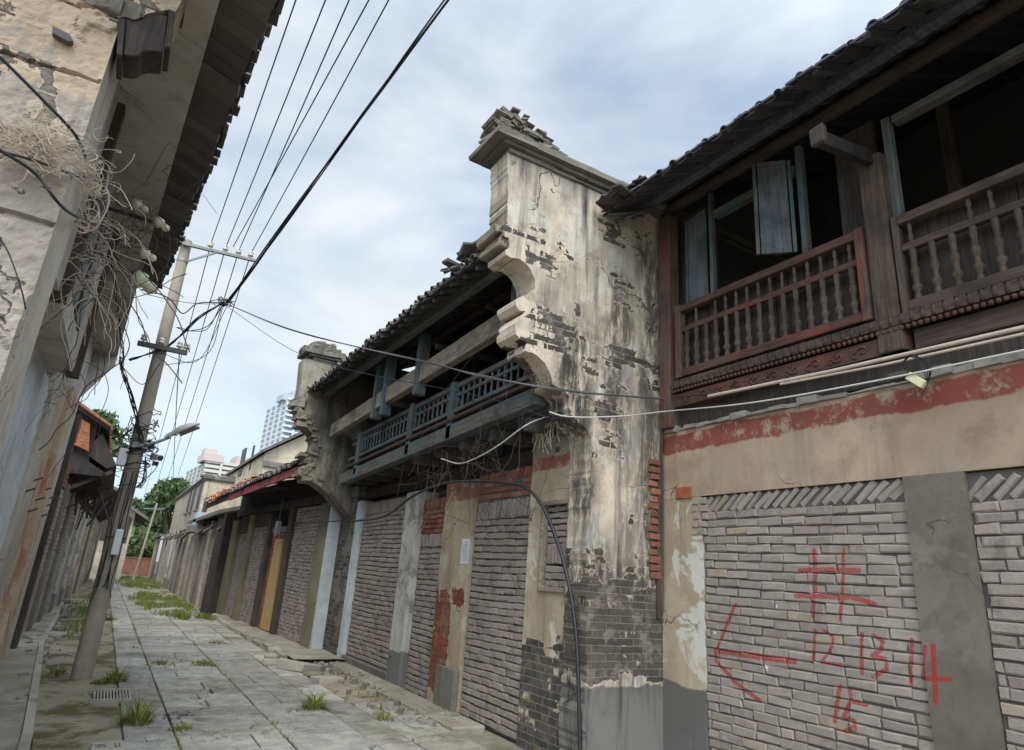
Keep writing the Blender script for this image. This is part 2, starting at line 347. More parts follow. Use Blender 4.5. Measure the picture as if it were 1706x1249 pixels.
M['stucco'] = plaster('far_stucco', lin(176, 164, 146), lin(150, 138, 124), 1, stain=lin(84, 80, 76), stain_amt=.6, seed=1.1, patch=lin(128, 120, 112), patch_amt=.4)
M['stuccoy'] = plaster('far_yellow_stucco', lin(200, 188, 164), lin(172, 158, 136), 0, stain=lin(92, 84, 72), stain_amt=.6, bricks=GB, expose=.66, seed=4.1)
M['yellow_pil'] = plaster('ochre_pilaster', lin(132, 122, 98), lin(110, 102, 84), 1, stain=lin(70, 62, 50), stain_amt=.5, seed=2.2)
M['ochre'] = simple('ochre_door_paint', lin(164, 136, 90), .3, 5, .8)
M['brick'] = tinted('grey_bricks', lin(143, 132, 124), .3, 17, lin(70, 66, 62), .6, bump=.9, dist=.01)
M['rbrick'] = tinted('red_bricks', lin(130, 86, 70), .35, 14, lin(74, 58, 52), .6)
M['mortar'] = simple('dark_joint', lin(84, 80, 76), .3, 12)
M['wood'] = wood('weathered_timber', lin(80, 67, 60), 1)
M['woodz'] = wood('weathered_post', lin(84, 71, 63), 2)
M['woodx'] = wood('weathered_joist', lin(98, 92, 88), 0)
M['woodg'] = wood('grey_beam_timber', lin(142, 130, 114), 1, lin(104, 122, 128), .12)
M['teal'] = wood('teal_paint_beam', lin(104, 98, 90), 1, lin(84, 102, 106), .4)
M['tealz'] = wood('teal_paint_post', lin(98, 96, 92), 2, lin(84, 104, 110), .45)
M['red'] = wood('red_paint_rail', lin(84, 63, 55), 1, lin(112, 62, 54), .3)
M['redz'] = wood('red_paint_post', lin(94, 78, 70), 2, lin(118, 66, 58), .35)
M['redf'] = wood('red_fascia', lin(128, 72, 70), 1, lin(152, 78, 76), .8)
M['frieze'] = wood('carved_frieze', lin(84, 64, 56), 1, lin(112, 64, 54), .3, bump=.9)
M['dark'] = wood('dark_boards', lin(70, 62, 58), 2)
M['black'] = wood('near_black_timber', lin(56, 52, 52), 2)  # near-black timber; on the low shop its tone stands for eave shade
M['eave'] = wood('blue_grey_soffit_boards', lin(62, 62, 74), 0)
M['darky'] = wood('dark_soffit_boards', lin(84, 84, 92), 0)
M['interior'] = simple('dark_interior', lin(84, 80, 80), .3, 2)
M['tile'] = tinted('dark_roof_tile', lin(104, 98, 94), .3, 9, lin(50, 52, 44), .5)
M['tiled'] = tinted('darker_roof_tile', lin(70, 66, 66), .3, 9, lin(44, 44, 42), .5)  # darker version of the roof tile, used on the near right roof
M['shutter'] = wood('grey_blue_shutter', lin(96, 98, 102), 2, lin(88, 100, 108), .3)
M['rtile'] = tinted('terracotta_tile', lin(166, 112, 86), .3, 9, lin(92, 82, 72), .6)
M['cap'] = tinted('weathered_coping', lin(118, 112, 104), .35, 7, lin(52, 50, 48), .75, bump=.8, dist=.02)
M['concrete'] = plaster('pole_concrete', lin(160, 148, 132), lin(140, 130, 118), 1, stain=lin(92, 86, 78), stain_amt=.35, crack=False, seed=1.4, bump=.25)
def paving():
    t = NT('worn_paving_stone'); p = t.pos(); b = lin(160, 154, 146)
    f = t.noise(p, 4.5, 9, .72); c = t.mix(t.step(f, .3, .7), [k * .68 for k in b[:3]], [k * 1.22 for k in b[:3]])
    c = t.mix(1.0, c, t.attr()['Color'], 'MULTIPLY')
    c = t.mix(t.ma('MULTIPLY', t.step(t.noise(t.scale(p, (3, 1, 1)), 9, 6, .7), .52, .7), .45), c, lin(100, 96, 88))      # tool marks across the slabs
    c = t.mix(t.ma('MULTIPLY', t.step(t.noise(p, .9, 9, .7, .5), .5, .63), .6), c, lin(98, 90, 74))                        # silt
    c = t.mix(t.ma('MULTIPLY', t.step(t.noise(t.vm('ADD', p, (7, 3, 0)).outputs[0], 1.5, 9, .72, .6), .56, .66), .6), c, lin(84, 84, 56))   # moss
    c = t.mix(t.ma('MULTIPLY', t.step(t.noise(p, 60, 3, .6), .62, .7), .55), c, lin(62, 58, 52))
    vor = t.n('ShaderNodeTexVoronoi', {'Vector': t.vm('ADD', p, t.scale(t.n('ShaderNodeTexNoise', {'Vector': p, 'Scale': 3.0, 'Detail': 6.0}).outputs['Color'], (.4, .4, .4))).outputs[0], 'Scale': .8}, feature='DISTANCE_TO_EDGE').outputs['Distance']
    ck = t.ma('MULTIPLY', t.step(vor, .008, .002), t.step(t.noise(p, .7, 2), .48, .56))
    c = t.mix(t.ma('MULTIPLY', ck, .8), c, lin(46, 42, 38))
    return t.done(c, .88, t.ma('SUBTRACT', t.ma('ADD', f, t.ma('MULTIPLY', t.noise(p, 40, 5, .7), .35)), ck), .7, .012, .25)
M['slab'] = paving()
M['kerb'] = tinted('kerb_stone', lin(150, 144, 132), .2, 8, lin(86, 80, 66), .6)
M['rubble'] = tinted('rubble', lin(142, 136, 128), .3, 14, lin(70, 64, 54), .5)
M['iron'] = simple('dark_iron', lin(66, 62, 58), .3, 20, .6, .3, .4)
M['galv'] = simple('galvanised_steel', lin(124, 122, 118), .2, 18, .5, .2, .5, .3)
M['cable'] = simple('black_cable', lin(36, 36, 40), .2, 8, .6, .1)
M['cableg'] = simple('grey_cable', lin(88, 86, 88), .2, 8, .6, .1)
M['cablew'] = simple('white_cable', lin(190, 186, 182), .12, 8, .55, .1)
M['twig'] = simple('dry_stem', lin(180, 165, 148), .3, 8, .9, .2)
M['twigd'] = simple('dark_stem', lin(82, 72, 66), .3, 8, .9, .2)
M['hose'] = simple('black_hose', lin(34, 34, 36), .2, 9, .5, .1, .5)
M['porc'] = simple('glazed_porcelain', lin(196, 186, 168), .15, 12, .3, .05, .6)
M['porcy'] = simple('green_white_porcelain', lin(178, 178, 148), .2, 12, .35, .05, .6)
M['lamp'] = simple('lamp_shell', lin(156, 154, 150), .1, 6, .5, .05, .4)
M['lens'] = simple('lamp_lens', lin(112, 104, 96), .1, 6, .3, .05, .5)
M['plastic'] = simple('cream_plastic', lin(206, 200, 158), .1, 9, .5, .05, .4)
M['camw'] = simple('white_housing', lin(200, 200, 200), .1, 9, .5, .05, .4)
M['paper'] = simple('paper', lin(205, 205, 206), .04, 30, .8, .05)
M['ink'] = simple('print_ink', lin(110, 118, 150), .1, 30, .8, .05)
M['glass'] = simple('dark_window_glass', lin(52, 54, 58), .3, 1.5, .5, 0, .3)
M['tglass'] = simple('tower_window', lin(124, 132, 142), .25, .7, .4, 0, .4)
M['grass'] = tinted('grass_blade', lin(104, 116, 58), .3, 5, lin(90, 96, 44), .3, .7, 0)
M['leaf'] = tinted('leaf', lin(66, 84, 50), .4, .6, lin(44, 58, 36), .5, .65, 0)
M['bark'] = simple('bark', lin(84, 74, 62), .3, 8, .9, .6)
M['tw'] = simple('tower_white', lin(186, 190, 196), .06, .4, .7, 0)
M['tg'] = simple('tower_grey', lin(158, 164, 172), .06, .4, .7, 0)
M['tp'] = simple('apartment_pink', lin(182, 164, 156), .06, .4, .7, 0)
M['tc'] = simple('apartment_cream', lin(184, 178, 170), .06, .4, .7, 0)
def ground_mat(name, c1, c2, moss, mamt, sc_=1.0):
    t = NT(name); p = t.pos()
    c = t.mix(t.step(t.noise(p, 1.6 * sc_, 8, .65), .35, .65), c1, c2)
    c = t.mix(t.ma('MULTIPLY', t.step(t.noise(t.vm('ADD', p, (3, 9, 0)).outputs[0], 1.4 * sc_, 9, .68, .4), .48, .6), mamt), c, moss)
    f = t.noise(p, 26, 6, .75)
    c = t.mix(t.ma('MULTIPLY', t.step(f, .5, .7), .45), c, [k * .45 for k in c1[:3]])
    return t.done(c, .95, t.ma('ADD', f, t.noise(p, 5, 5)), .7, .03, .15)
M['dirt'] = ground_mat('dirt_ground', lin(146, 138, 124), lin(122, 116, 104), lin(92, 92, 60), .5)
M['verge'] = ground_mat('mossy_verge', lin(154, 144, 124), lin(136, 126, 108), lin(88, 82, 50), .95, .9)
M['side'] = ground_mat('old_concrete_pavement', lin(160, 153, 140), lin(140, 132, 118), lin(98, 90, 64), .35)
STROKES = None
def z2(*pts): return [(1100 + a / 2.503, 750 + b / 2.503) for a, b in pts]
STROKES = [(z2((305, 645), (250, 770), (222, 862)), 0.0179), (z2((222, 836), (380, 857), (550, 880)), 0.0268), (z2((222, 875), (300, 965), (405, 1045)), 0.0201),
           (z2((634, 415), (640, 500), (628, 690)), 0.0201), (z2((757, 410), (755, 520), (742, 700)), 0.0157), (z2((570, 500), (700, 497), (820, 500)), 0.0190), (z2((560, 605), (690, 610), (800, 615), (885, 640)), 0.0201),
           (z2((638, 750), (628, 885)), 0.0145), (z2((675, 750), (712, 775), (710, 815), (665, 885), (750, 895)), 0.0134),
           (z2((832, 765), (832, 928)), 0.0157), (z2((880, 770), (918, 795), (912, 832), (875, 856), (930, 870), (938, 912), (880, 945)), 0.0157),
           (z2((1040, 790), (1035, 980)), 0.0157), (z2((1106, 820), (1088, 950), (1210, 955)), 0.0157), (z2((1138, 815), (1150, 1050)), 0.0179),
           (z2((742, 985), (718, 1132)), 0.0179), (z2((782, 995), (790, 1048), (850, 1062)), 0.0168), (z2((786, 1048), (756, 1112), (800, 1132), (804, 1162), (764, 1172)), 0.0179)]
def mark_brick():
    t = NT('grey_bricks_with_red_paint'); p = t.pos(); f = t.noise(p, 16, 6, .7); b = lin(140, 129, 121)
    c = t.mix(f, [k * .7 for k in b[:3]], [k * 1.3 for k in b[:3]])
    c = t.mix(1.0, c, t.attr()['Color'], 'MULTIPLY')
    c = t.mix(t.ma('MULTIPLY', t.step(t.noise(p, 3.5, 7, .65), .5, .72), .4), c, lin(84, 80, 76))
    c = t.mix(t.ma('MULTIPLY', t.step(t.noise(p, 7, 9, .75), .54, .66), .4), c, lin(168, 162, 154))
    c = t.mix(t.step(t.noise(t.scale(p, (1, 6, 6)), 1.0, 3, .5), .72, .735), c, lin(205, 205, 205))
    c = t.mix(t.ma('MULTIPLY', paint_mask(t, STROKES, 4.96), .82), c, lin(144, 42, 36))
    return t.done(c, .92, t.noise(p, 80, 5, .7), .5, .006)
M['brick_mark'] = mark_brick()
M['cement_mark'] = plaster('grey_cement_pier', lin(116, 107, 97), lin(94, 87, 80), 1, stain=lin(60, 56, 52), stain_amt=.45, patch=lin(130, 122, 110), patch_amt=.3, bump=.4, seed=2.3, red=(STROKES[11:14], 4.96))
# ------------------------------------------------------------------ brick laying
def brick_unit(mb, c, size, rot, col):
    """one brick, x = out of the wall (towards -x), with worn (chamfered) front edges"""
    dx, dy, dz = size; ch = random.uniform(.006, .012)
    v = []
    for k, (ex, ins) in enumerate(((dx / 2, 0), (-dx / 2 + ch, 0), (-dx / 2, ch))):
        for a, b in ((-1, -1), (1, -1), (1, 1), (-1, 1)):
            q = Vector((ex, a * (dy / 2 - ins), b * (dz / 2 - ins)))
            if k: q += Vector((random.uniform(-.003, .003), random.uniform(-.009, .006), random.uniform(-.005, .005)))
            v.append(Vector(c) + rot @ q)
    f = [(8, 11, 10, 9)]
    for k in (0, 4):
        for i in range(4): f.append((k + i, k + 4 + i, k + 4 + (i + 1) % 4, k + (i + 1) % 4))
    mb.add(v, [tuple(reversed(q)) for q in f], col)
def bcol(red=False):
    r = random.random()
    if red: k = random.uniform(.7, 1.25); return (k, k * random.uniform(.85, 1.1), k * random.uniform(.85, 1.1))
    k = random.uniform(.88, 1.12)
    if r < .12: return (k * 1.02, k * .985, k * .99)
    if r < .22: return (k * .98, k * 1.01, k * .96)
    if r < .27: return (k * 1.06, k * 1.02, k * .9)
    return (k, k, k)
def lay(mb, x, y0, y1, z0, z1, row=.077, length=.24, soldier=0, lean=25, red=False, depth=.1, skew=0.0, xfun=None, gap=0.0):
    """courses of loose bricks in the opening y0..y1; top soldier course 'soldier' high leaning 'lean' degrees"""
    X_ = (lambda y: x) if xfun is None else xfun
    top = z1 - soldier; n = max(1, round((top - z0) / row)); row = (top - z0) / n
    for r in range(n):
        zc = z0 + row * (r + .5); y = y0 + (random.uniform(.02, .12) if r % 2 else random.uniform(-.02, .02)); first = True
        wav = random.uniform(-.002, .002)
        y = y0
        while y < y1 - .012:
            L = length * random.choice((1, 1, 1, .98, .95, 1.04)) if not (first and r % 2) else length * .5
            if random.random() < .05: L *= .5
            first = False
            e = min(y + L, y1)
            if e - y > .03:
                zz = zc + wav + .010 * math.sin(1.9 * (y + r * .11)) + random.uniform(-.003, .003)
                rot = Matrix.Rotation(random.gauss(0, .022), 3, 'X') @ Matrix.Rotation(random.gauss(0, .03), 3, 'Z')
                brick_unit(mb, (X_((y + e) / 2) + depth / 2 + random.gauss(0, .0035), (y + e) / 2, zz), (depth, e - y - random.uniform(.004, .012), row - gap - random.uniform(.005, .012)), rot, bcol(red))
            y = e
    if soldier:
        th = .062; y = y0 + .03; a = math.radians(lean)
        while y < y1 - .03:
            h = soldier * .98 / max(.6, math.cos(a)) * .96
            rot = Matrix.Rotation(a + random.gauss(0, .05), 3, 'X')
            brick_unit(mb, (X_(y) + depth / 2 + random.gauss(0, .006), y, top + soldier / 2), (depth, th * random.uniform(.76, .88), h * random.uniform(.9, 1.0)), rot, bcol(red))
            y += th / math.cos(a) * random.uniform(.98, 1.08)
def tiles(mb, x0, z0, x1, z1, y0, y1, pitch=.2, r=.075, segs=7, col=(1, 1, 1), over=.06, sag_=.03):
    """rows of half-round tiles from the eave (x0,z0) up the slope to (x1,z1), rows spaced along y"""
    n = max(1, int(abs(y1 - y0) / pitch)); d = Vector((x1 - x0, 0, z1 - z0)); L = d.length; d.normalize(); up = Vector((-d.z, 0, d.x))
    if up.z < 0: up = -up
    for i in range(n + 1):
        y = y0 + (y1 - y0) * i / n + random.uniform(-.015, .015); jz = random.uniform(-.012, .012)
        s0 = -over + random.uniform(-.045, .04); k = random.uniform(.7, 1.2); c = (k, k * random.uniform(.94, 1.04), k * random.uniform(.9, 1.05))
        st = max(2, int(min(L, 1.6) / .22)); s = s0
        for q in range(st):
            e = s0 + (L + over) * (q + 1) / st if q == st - 1 else s + .22
            rr = r * random.uniform(.93, 1.05)
            vs = []
            for (t_, ra) in ((s, rr * 1.06), (min(e + .02, L), rr * .94)):
                b = Vector((x0, y, z0 + jz)) + d * t_ + up * random.uniform(0, .012)
                for a in range(segs):
                    an = math.pi * a / (segs - 1)
                    vs.append(b + Vector((0, math.cos(an) * ra, 0)) + up * (math.sin(an) * ra))
                for a in range(segs):
                    an = math.pi * (segs - 1 - a) / (segs - 1)
                    vs.append(b + Vector((0, math.cos(an) * ra * .8, 0)) + up * (math.sin(an) * ra * .8 - .002))
            S2 = 2 * segs
            mb.add(vs, [(a, (a + 1) % S2, S2 + (a + 1) % S2, S2 + a) for a in range(S2)] + [list(range(S2))[::-1]], c)
            s = e
        # trough between the rows
        yb = y + (y1 - y0) / n / 2
        vs = [Vector((x0, yb + sy, z0 - .01 + dz)) + d * t_ for t_ in (-over * .5 + random.uniform(-.03, .02), L) for sy, dz in ((-pitch * .42, .035), (-pitch * .2, .004), (pitch * .2, .004), (pitch * .42, .035))]
        vs += [v - up * .015 for v in vs]
        mb.add(vs, [(0, 1, 5, 4), (1, 2, 6, 5), (2, 3, 7, 6), (8, 12, 13, 9), (9, 13, 14, 10), (10, 14, 15, 11), (0, 8, 9, 1), (1, 9, 10, 2), (2, 10, 11, 3)], c)
def relief(mb, pts2, res, ax, a0, out, amp, seed):
    pass
M['gable'] = plaster('orange_gable_bricks', lin(172, 112, 80), lin(150, 94, 66), 0, bricks=(lin(166, 104, 74), lin(146, 92, 66), lin(120, 96, 78)), expose=.5, stain=lin(90, 60, 46), stain_amt=.4, seed=3.3)
M['farbrick'] = plaster('far_red_bricks', lin(150, 106, 88), lin(132, 92, 76), 0, bricks=RB, expose=.6, stain=lin(90, 66, 54), stain_amt=.4, seed=5.3)
# ================================================================== SETTING: ground, paving
g = MB(); g.add([(-600, -200, -.02), (600, -200, -.02), (600, 1500, -.02), (-600, 1500, -.02)], [(0, 1, 2, 3)])
tag(g.build('ground', M['dirt']), kind='structure')
g = MB(); random.seed(11)
def slabrow(x0, x1, y0, y1, ln, tilt=.006, gap=.008, shift=True):
    y = y0
    while y < y1:
        e = min(y + ln * random.uniform(.75, 1.3), y1); k = random.uniform(.74, 1.14); c = (k * random.uniform(.98, 1.02), k * random.uniform(.985, 1.03), k * random.uniform(.93, 1.02))
        xs = [x0, x1]
        if shift and random.random() < .45: xs = [x0, x0 + (x1 - x0) * random.uniform(.3, .7), x1]
        for a, b in zip(xs[:-1], xs[1:]):
            k2 = random.uniform(.93, 1.07); cc = tuple(q * k2 for q in c)
            zb_ = random.uniform(-.004, .008); z = [random.uniform(0, tilt * 1.6) + .012 + zb_ for _ in range(4)]
            X0, X1, Y0, Y1 = a + gap, b - gap, y + gap, e - gap
            bv = .008
            vs = [(X0, Y0, -.03), (X1, Y0, -.03), (X1, Y1, -.03), (X0, Y1, -.03), (X0, Y0, z[0] - bv), (X1, Y0, z[1] - bv), (X1, Y1, z[2] - bv), (X0, Y1, z[3] - bv),
                  (X0 + bv, Y0 + bv, z[0]), (X1 - bv, Y0 + bv, z[1]), (X1 - bv, Y1 - bv, z[2]), (X0 + bv, Y1 - bv, z[3])]
            g.add(vs, [(8, 9, 10, 11)] + [(i, (i + 1) % 4, 4 + (i + 1) % 4, 4 + i) for i in range(4)] + [(4 + i, 4 + (i + 1) % 4, 8 + (i + 1) % 4, 8 + i) for i in range(4)], cc)
        y = e
def rx_(y): return max(0, (y - 20)) * .012
slabrow(.50, .93, 3, 70, 1.1, shift=False); slabrow(.93, 1.87, 3, 70, .42); slabrow(1.87, 2.62, 3, 70, .75); slabrow(2.62, 3.02, 3, 24, .9, shift=False)
slabrow(3.02, 3.62, 2, 8.6, .7); slabrow(1.2, 3.62, -3, 2.9, .6)
tag(g.build('stone_paving', M['slab']), kind='structure')
g = MB(); N = 40
def sheet(name, mat, xa, xb, y0, y1, z, amp=0.0, ny=60, nx=8, thick=True):
    g = MB(); vs = []
    for j in range(ny + 1):
        y = y0 + (y1 - y0) * j / ny
        for i in range(nx + 1):
            t = i / nx; a = xa(y); b = xb(y); x = a + (b - a) * t
            vs.append((x, y, z + amp * mnoise.fractal(Vector((x * 1.7, y * 1.7, 3.3)), .8, 2, 5)))
    w_ = nx + 1
    g.add(vs, [(j * w_ + i, j * w_ + i + 1, (j + 1) * w_ + i + 1, (j + 1) * w_ + i) for j in range(ny) for i in range(nx)], smooth=True)
    o = g.build(name, mat); tag(o, kind='structure'); return o
kx = lambda y: -.22 - max(0, y - 7) * .052 if y < 14 else -.60 - (y - 14) * .012
sheet('side_verge', M['verge'], lambda y: kx(y) + .06, lambda y: .49, 3, 66, .006, .03, 200, 10)
sheet('pavement', M['side'], lambda y: -1.3, lambda y: kx(y), 3, 40, .05, .012, 120, 6)
sheet('side_verge', M['verge'], lambda y: 3.03, lambda y: 3.9, 8.6, 13.2, .012, .05, 80, 8)
b3x = lambda y: 3.80 - (y - 13.4) * .061
sheet('pavement', M['side'], lambda y: 3.1, lambda y: b3x(y) + .1 if y > 13.4 else 4.0, 11.9, 21.8, .1, .015, 60, 6)
sheet('side_verge', M['verge'], lambda y: 2.6, lambda y: 3.4, 21.6, 60, .008, .03, 80, 6)
# pale kerb line at the left, kerb stones at the right
g = MB(); y = 3.0
while y < 20:
    e = y + random.uniform(.5, 1.1); k = random.uniform(.9, 1.2)
    g.add([(kx(y) - .03, y + .01, -.02), (kx(y) + .05, y + .01, -.02), (kx(e) + .05, e, -.02), (kx(e) - .03, e, -.02), (kx(y) - .03, y + .01, .075), (kx(y) + .05, y + .01, .07), (kx(e) + .05, e, .07), (kx(e) - .03, e, .075)],
          [(4, 5, 6, 7), (0, 1, 5, 4), (1, 2, 6, 5), (2, 3, 7, 6), (3, 0, 4, 7)], (k, k, k)); y = e
tag(g.build('kerb', M['kerb']), kind='structure')
g = MB(); y = 12.4
while y < 21:
    e = y + random.uniform(.5, .9); k = random.uniform(.75, 1.1); x = 3.0 + .02 * math.sin(y)
    g.box(x, x + random.uniform(.13, .17), y + .015, e - .01, -.05, random.uniform(.085, .13), (k, k, k * .96), .018); y = e
tag(g.build('kerb', M['kerb'], bevel=.012), kind='structure')
# ================================================================== RIGHT, NEAR: timber-fronted shop house
random.seed(21)
B1 = thing('shop_house', 'near right timber balconied shop house over brick infill painted with red numbers', 'house', (5.5, 2.5, 0))
def P1(name, mb, mat, par=B1, bevel=0): return mb.build(name, M[mat], par, bevel)
P1('wall', MB().box(4.97, 5.27, -2.5, 5.128, 2.54, 3.25), 'tan')
P1('wall', MB().box(4.97, 5.27, 4.585, 5.128, -.1, 2.537), 'tan_pier')
P1('pillar', MB().box(4.955, 5.27, 2.19, 2.6, -.1, 2.537, jit=.004), 'cement_mark')
P1('wall', MB().box(4.97, 5.27, -2.5, .2, -.1, 2.537), 'tan_pier')
mb = MB(); lay(mb, 4.985, 2.602, 4.583, .0, 2.535, .0775, .245, .165, 48); o = P1('brick_infill', mb, 'brick_mark'); o['label'] = 'loose grey brick infill with painted red arrow, hash mark and numbers 12 13 14 15'
P1('backing', MB().box(5.001, 5.2, 2.605, 4.58, 0, 2.53), 'mortar')
mb = MB(); lay(mb, 4.985, .203, 2.188, .0, 2.50, .0775, .245, .165, 48); P1('brick_infill', mb, 'brick')
P1('backing', MB().box(5.001, 5.2, .205, 2.185, 0, 2.53), 'mortar')
# broken corner: white tiles of plaster, one orange brick, thin bricks
mb = MB(); a = PX(1126, 832, 4.96); b = PX(1152, 810, 4.96); mb.box(4.952, 5.02, b.y, a.y, a.z, b.z, (1.25, .95, .6), .006); P1('patch_brick', mb, 'rbrick', bevel=.006)
mb = MB()
for i in range(5):
    for j in range(2):
        y = 4.62 - j * .1 + random.uniform(-.02, .02); z = 2.16 + i * .075; mb.box(4.955 + random.uniform(0, .008), 5.02, y, y + random.uniform(.06, .1), z, z + .06, (1.1, 1.08, 1.05), .006)
P1('patch_brick', mb, 'brick', bevel=.005)
# ragged top ledge of the wall
mb = MB(); y = -2.5
while y < 5.05:
    e = y + random.uniform(.1, .35); mb.box(4.93 + random.uniform(-.01, .03), 5.2, y, e, 3.251, 3.27 + random.uniform(0, .045), (1, 1, 1), .008); y = e
P1('ledge', mb, 'rubble')
P1('beam', MB().box(5.0, 5.25, -2.5, 5.125, 3.3, 3.5), 'dark')
P1('beam', MB().box(4.95, 5.2, -2.5, 2.38, 3.5, 3.655), 'wood')
# carved frieze, bead and dentil mouldings
mb = MB(); mb.box(4.9, 5.15, 2.42, 4.93, 3.5, 3.64)
pts = []; y = 2.45
ns = int((4.9 - 2.45) / .21)
for i in range(ns):
    c = 2.45 + .105 + i * .21
    mb.tube([(4.897 - .004 * math.cos(q), c + (.055 - .0045 * k) * math.cos(q), 3.57 + (.045 - .0035 * k) * math.sin(q) * (1 if i % 2 else -1)) for k, q in enumerate([j * .62 for j in range(12)])], .010, 5)
    mb.tube([(4.897, c + .06 + .03 * math.sin(j), 3.52 + j * .02) for j in range(6)], .009, 5)
P1('frieze', mb, 'frieze')
mb = MB(); y = -1.0
while y < 4.92:
    mb.lathe([(.004, -.02), (.017, -.012), (.02, 0), (.017, .012), (.004, .02)], (4.885, y, 3.672), 7); y += .047
P1('bead_moulding', mb, 'frieze')
mb = MB(); mb.box(4.9, 5.1, -1.0, 4.93, 3.69, 3.80); y = -1.0
while y < 4.9:
    mb.box(4.868, 4.9, y, y + .045, 3.70, 3.785, (1, 1, 1), .004); mb.lathe([(.012, 0), (.026, .015), (.028, .05), (.014, .085)], (4.885, y + .062, 3.70), 6); y += .08
P1('dentil_moulding', mb, 'wood')
# balustrades
BS = 1.6
BPROF = [(.017, 0), (.017, .03), (.011, .045), (.022, .075), (.024, .1), (.012, .14), (.017, .155), (.012, .17), (.019, .2), (.022, .235), (.012, .285), (.018, .3), (.012, .315), (.016, .35), (.016, .43)]
BPROF = [(a * BS, b) for a, b in BPROF]
def balustrade(y0, y1, dz, mr, mp, n, rng, zb=3.9):
    m1 = MB(); x = 4.9
    m1.box(x - .03, x + .05, y0, y1, zb - .085 + dz, zb + dz)                    # bottom rail
    m1.box(x - .02, x + .04, y0, y1, zb + .43 + dz, zb + .49 + dz)              # middle rail
    m1.box(x - .04, x + .05, y0, y1, zb + .665 + dz, zb + .745 + dz)              # hand rail
    bal = P1('balustrade', m1, mr, bevel=.006)
    first = None
    for i in range(n):
        y = y0 + (y1 - y0) * (i + .5) / n
        if first is None:
            first = MB().lathe(BPROF, (x, y, zb + dz), 8).build('baluster', M['woodz'], bal); y00 = y
        else:
            c = dup_part(first, bal, (0, y - y00, 0)); c.rotation_euler = (0, 0, 0)
        if random.random() < .45:
            MB().lathe([(.014, 0), (.02, .05), (.011, .09), (.019, .13), (.014, .172)], (x, y, zb + .49 + dz), 7).build('short_baluster', M['woodz'], bal)
    return bal
balustrade(2.72, 4.73, 0.0, 'red', 'redz', 15, 0)
balustrade(-.9, 2.355, -.03, 'wood', 'woodz', 23, 0)
P1('stile', MB().box(4.86, 4.95, 4.731, 4.81, 3.81, 4.66), 'redz', bevel=.005); P1('stile', MB().box(4.86, 4.95, 2.645, 2.718, 3.81, 4.66), 'redz', bevel=.005)
P1('stile', MB().box(4.87, 4.95, 2.357, 2.41, 3.7, 4.63), 'woodz', bevel=.005)
P1('post', MB().box(4.88, 5.06, 2.43, 2.63, 3.5, 5.3), 'woodz', bevel=.01)
P1('post', MB().box(4.86, 5.02, 4.89, 5.06, 3.28, 5.9), 'redz', bevel=.01)
mb = MB(); y = 2.66
while y < 4.85:
    wd = random.uniform(.13, .2)
    if not (4.02 < y < 4.2): mb.box(5.0 + random.uniform(0, .012), 5.03, y, y + wd - .008, 3.82, 4.62)
    y += wd
P1('backing_boards', mb, 'dark')
mb = MB(); y = -.9
while y < 2.4:
    wd = random.uniform(.13, .2); mb.box(5.0 + random.uniform(0, .012), 5.03, y, y + wd - .006, 3.75, 4.6); y += wd
P1('backing_boards', mb, 'dark')
# window wall above the balustrade
P1('window_post', MB().box(4.97, 5.03, 4.34, 4.385, 4.64, 5.95), 'tealz', bevel=.004)
P1('window_post', MB().box(4.98, 5.05, 3.22, 3.28, 4.64, 5.9), 'tealz', bevel=.004)
P1('window_post', MB().box(4.96, 5.03, 2.36, 2.428, 4.62, 5.65), 'tealz', bevel=.004)
def leaf(name, hinge, ang, wdt, z0, z1):
    d = Vector((-math.sin(ang), math.cos(ang), 0)); h = Vector(hinge)
    f = MB()
    for a, b in ((0, .032), (wdt - .032, wdt)): f.beam(h + d * ((a + b) / 2) + Vector((0, 0, z0)), h + d * ((a + b) / 2) + Vector((0, 0, z1)), .03, .032, up=d)
    for z in (z0 + .025, z1 - .025): f.beam(h + d * .046 + Vector((0, 0, z)), h + d * (wdt - .046) + Vector((0, 0, z)), .034, .05)
    o = f.build(name, M['tealz'], B1)
    MB().beam(h + d * .046 + Vector((0, 0, (z0 + z1) / 2)), h + d * (wdt - .046) + Vector((0, 0, (z0 + z1) / 2)), .012, z1 - z0 - .1).build('panel', M['shutter'], o)
leaf('casement', (4.95, 3.31, 0), math.radians(44), .36, 4.73, 5.75)
leaf('casement', (4.95, 4.41, 0), math.radians(-8), .34, 4.62, 5.75)
P1('window_panel', MB().box(5.2, 5.24, 2.62, 3.0, 4.6, 5.9), 'dark')
P1('window_panel', MB().box(5.12, 5.16, 4.42, 5.05, 4.6, 5.95), 'dark')
P1('window_head', MB().box(4.97, 5.07, -2, 2.34, 5.57, 5.64), 'teal'); P1('window_head', MB().box(4.98, 5.07, 3.3, 4.33, 5.62, 5.7), 'teal')
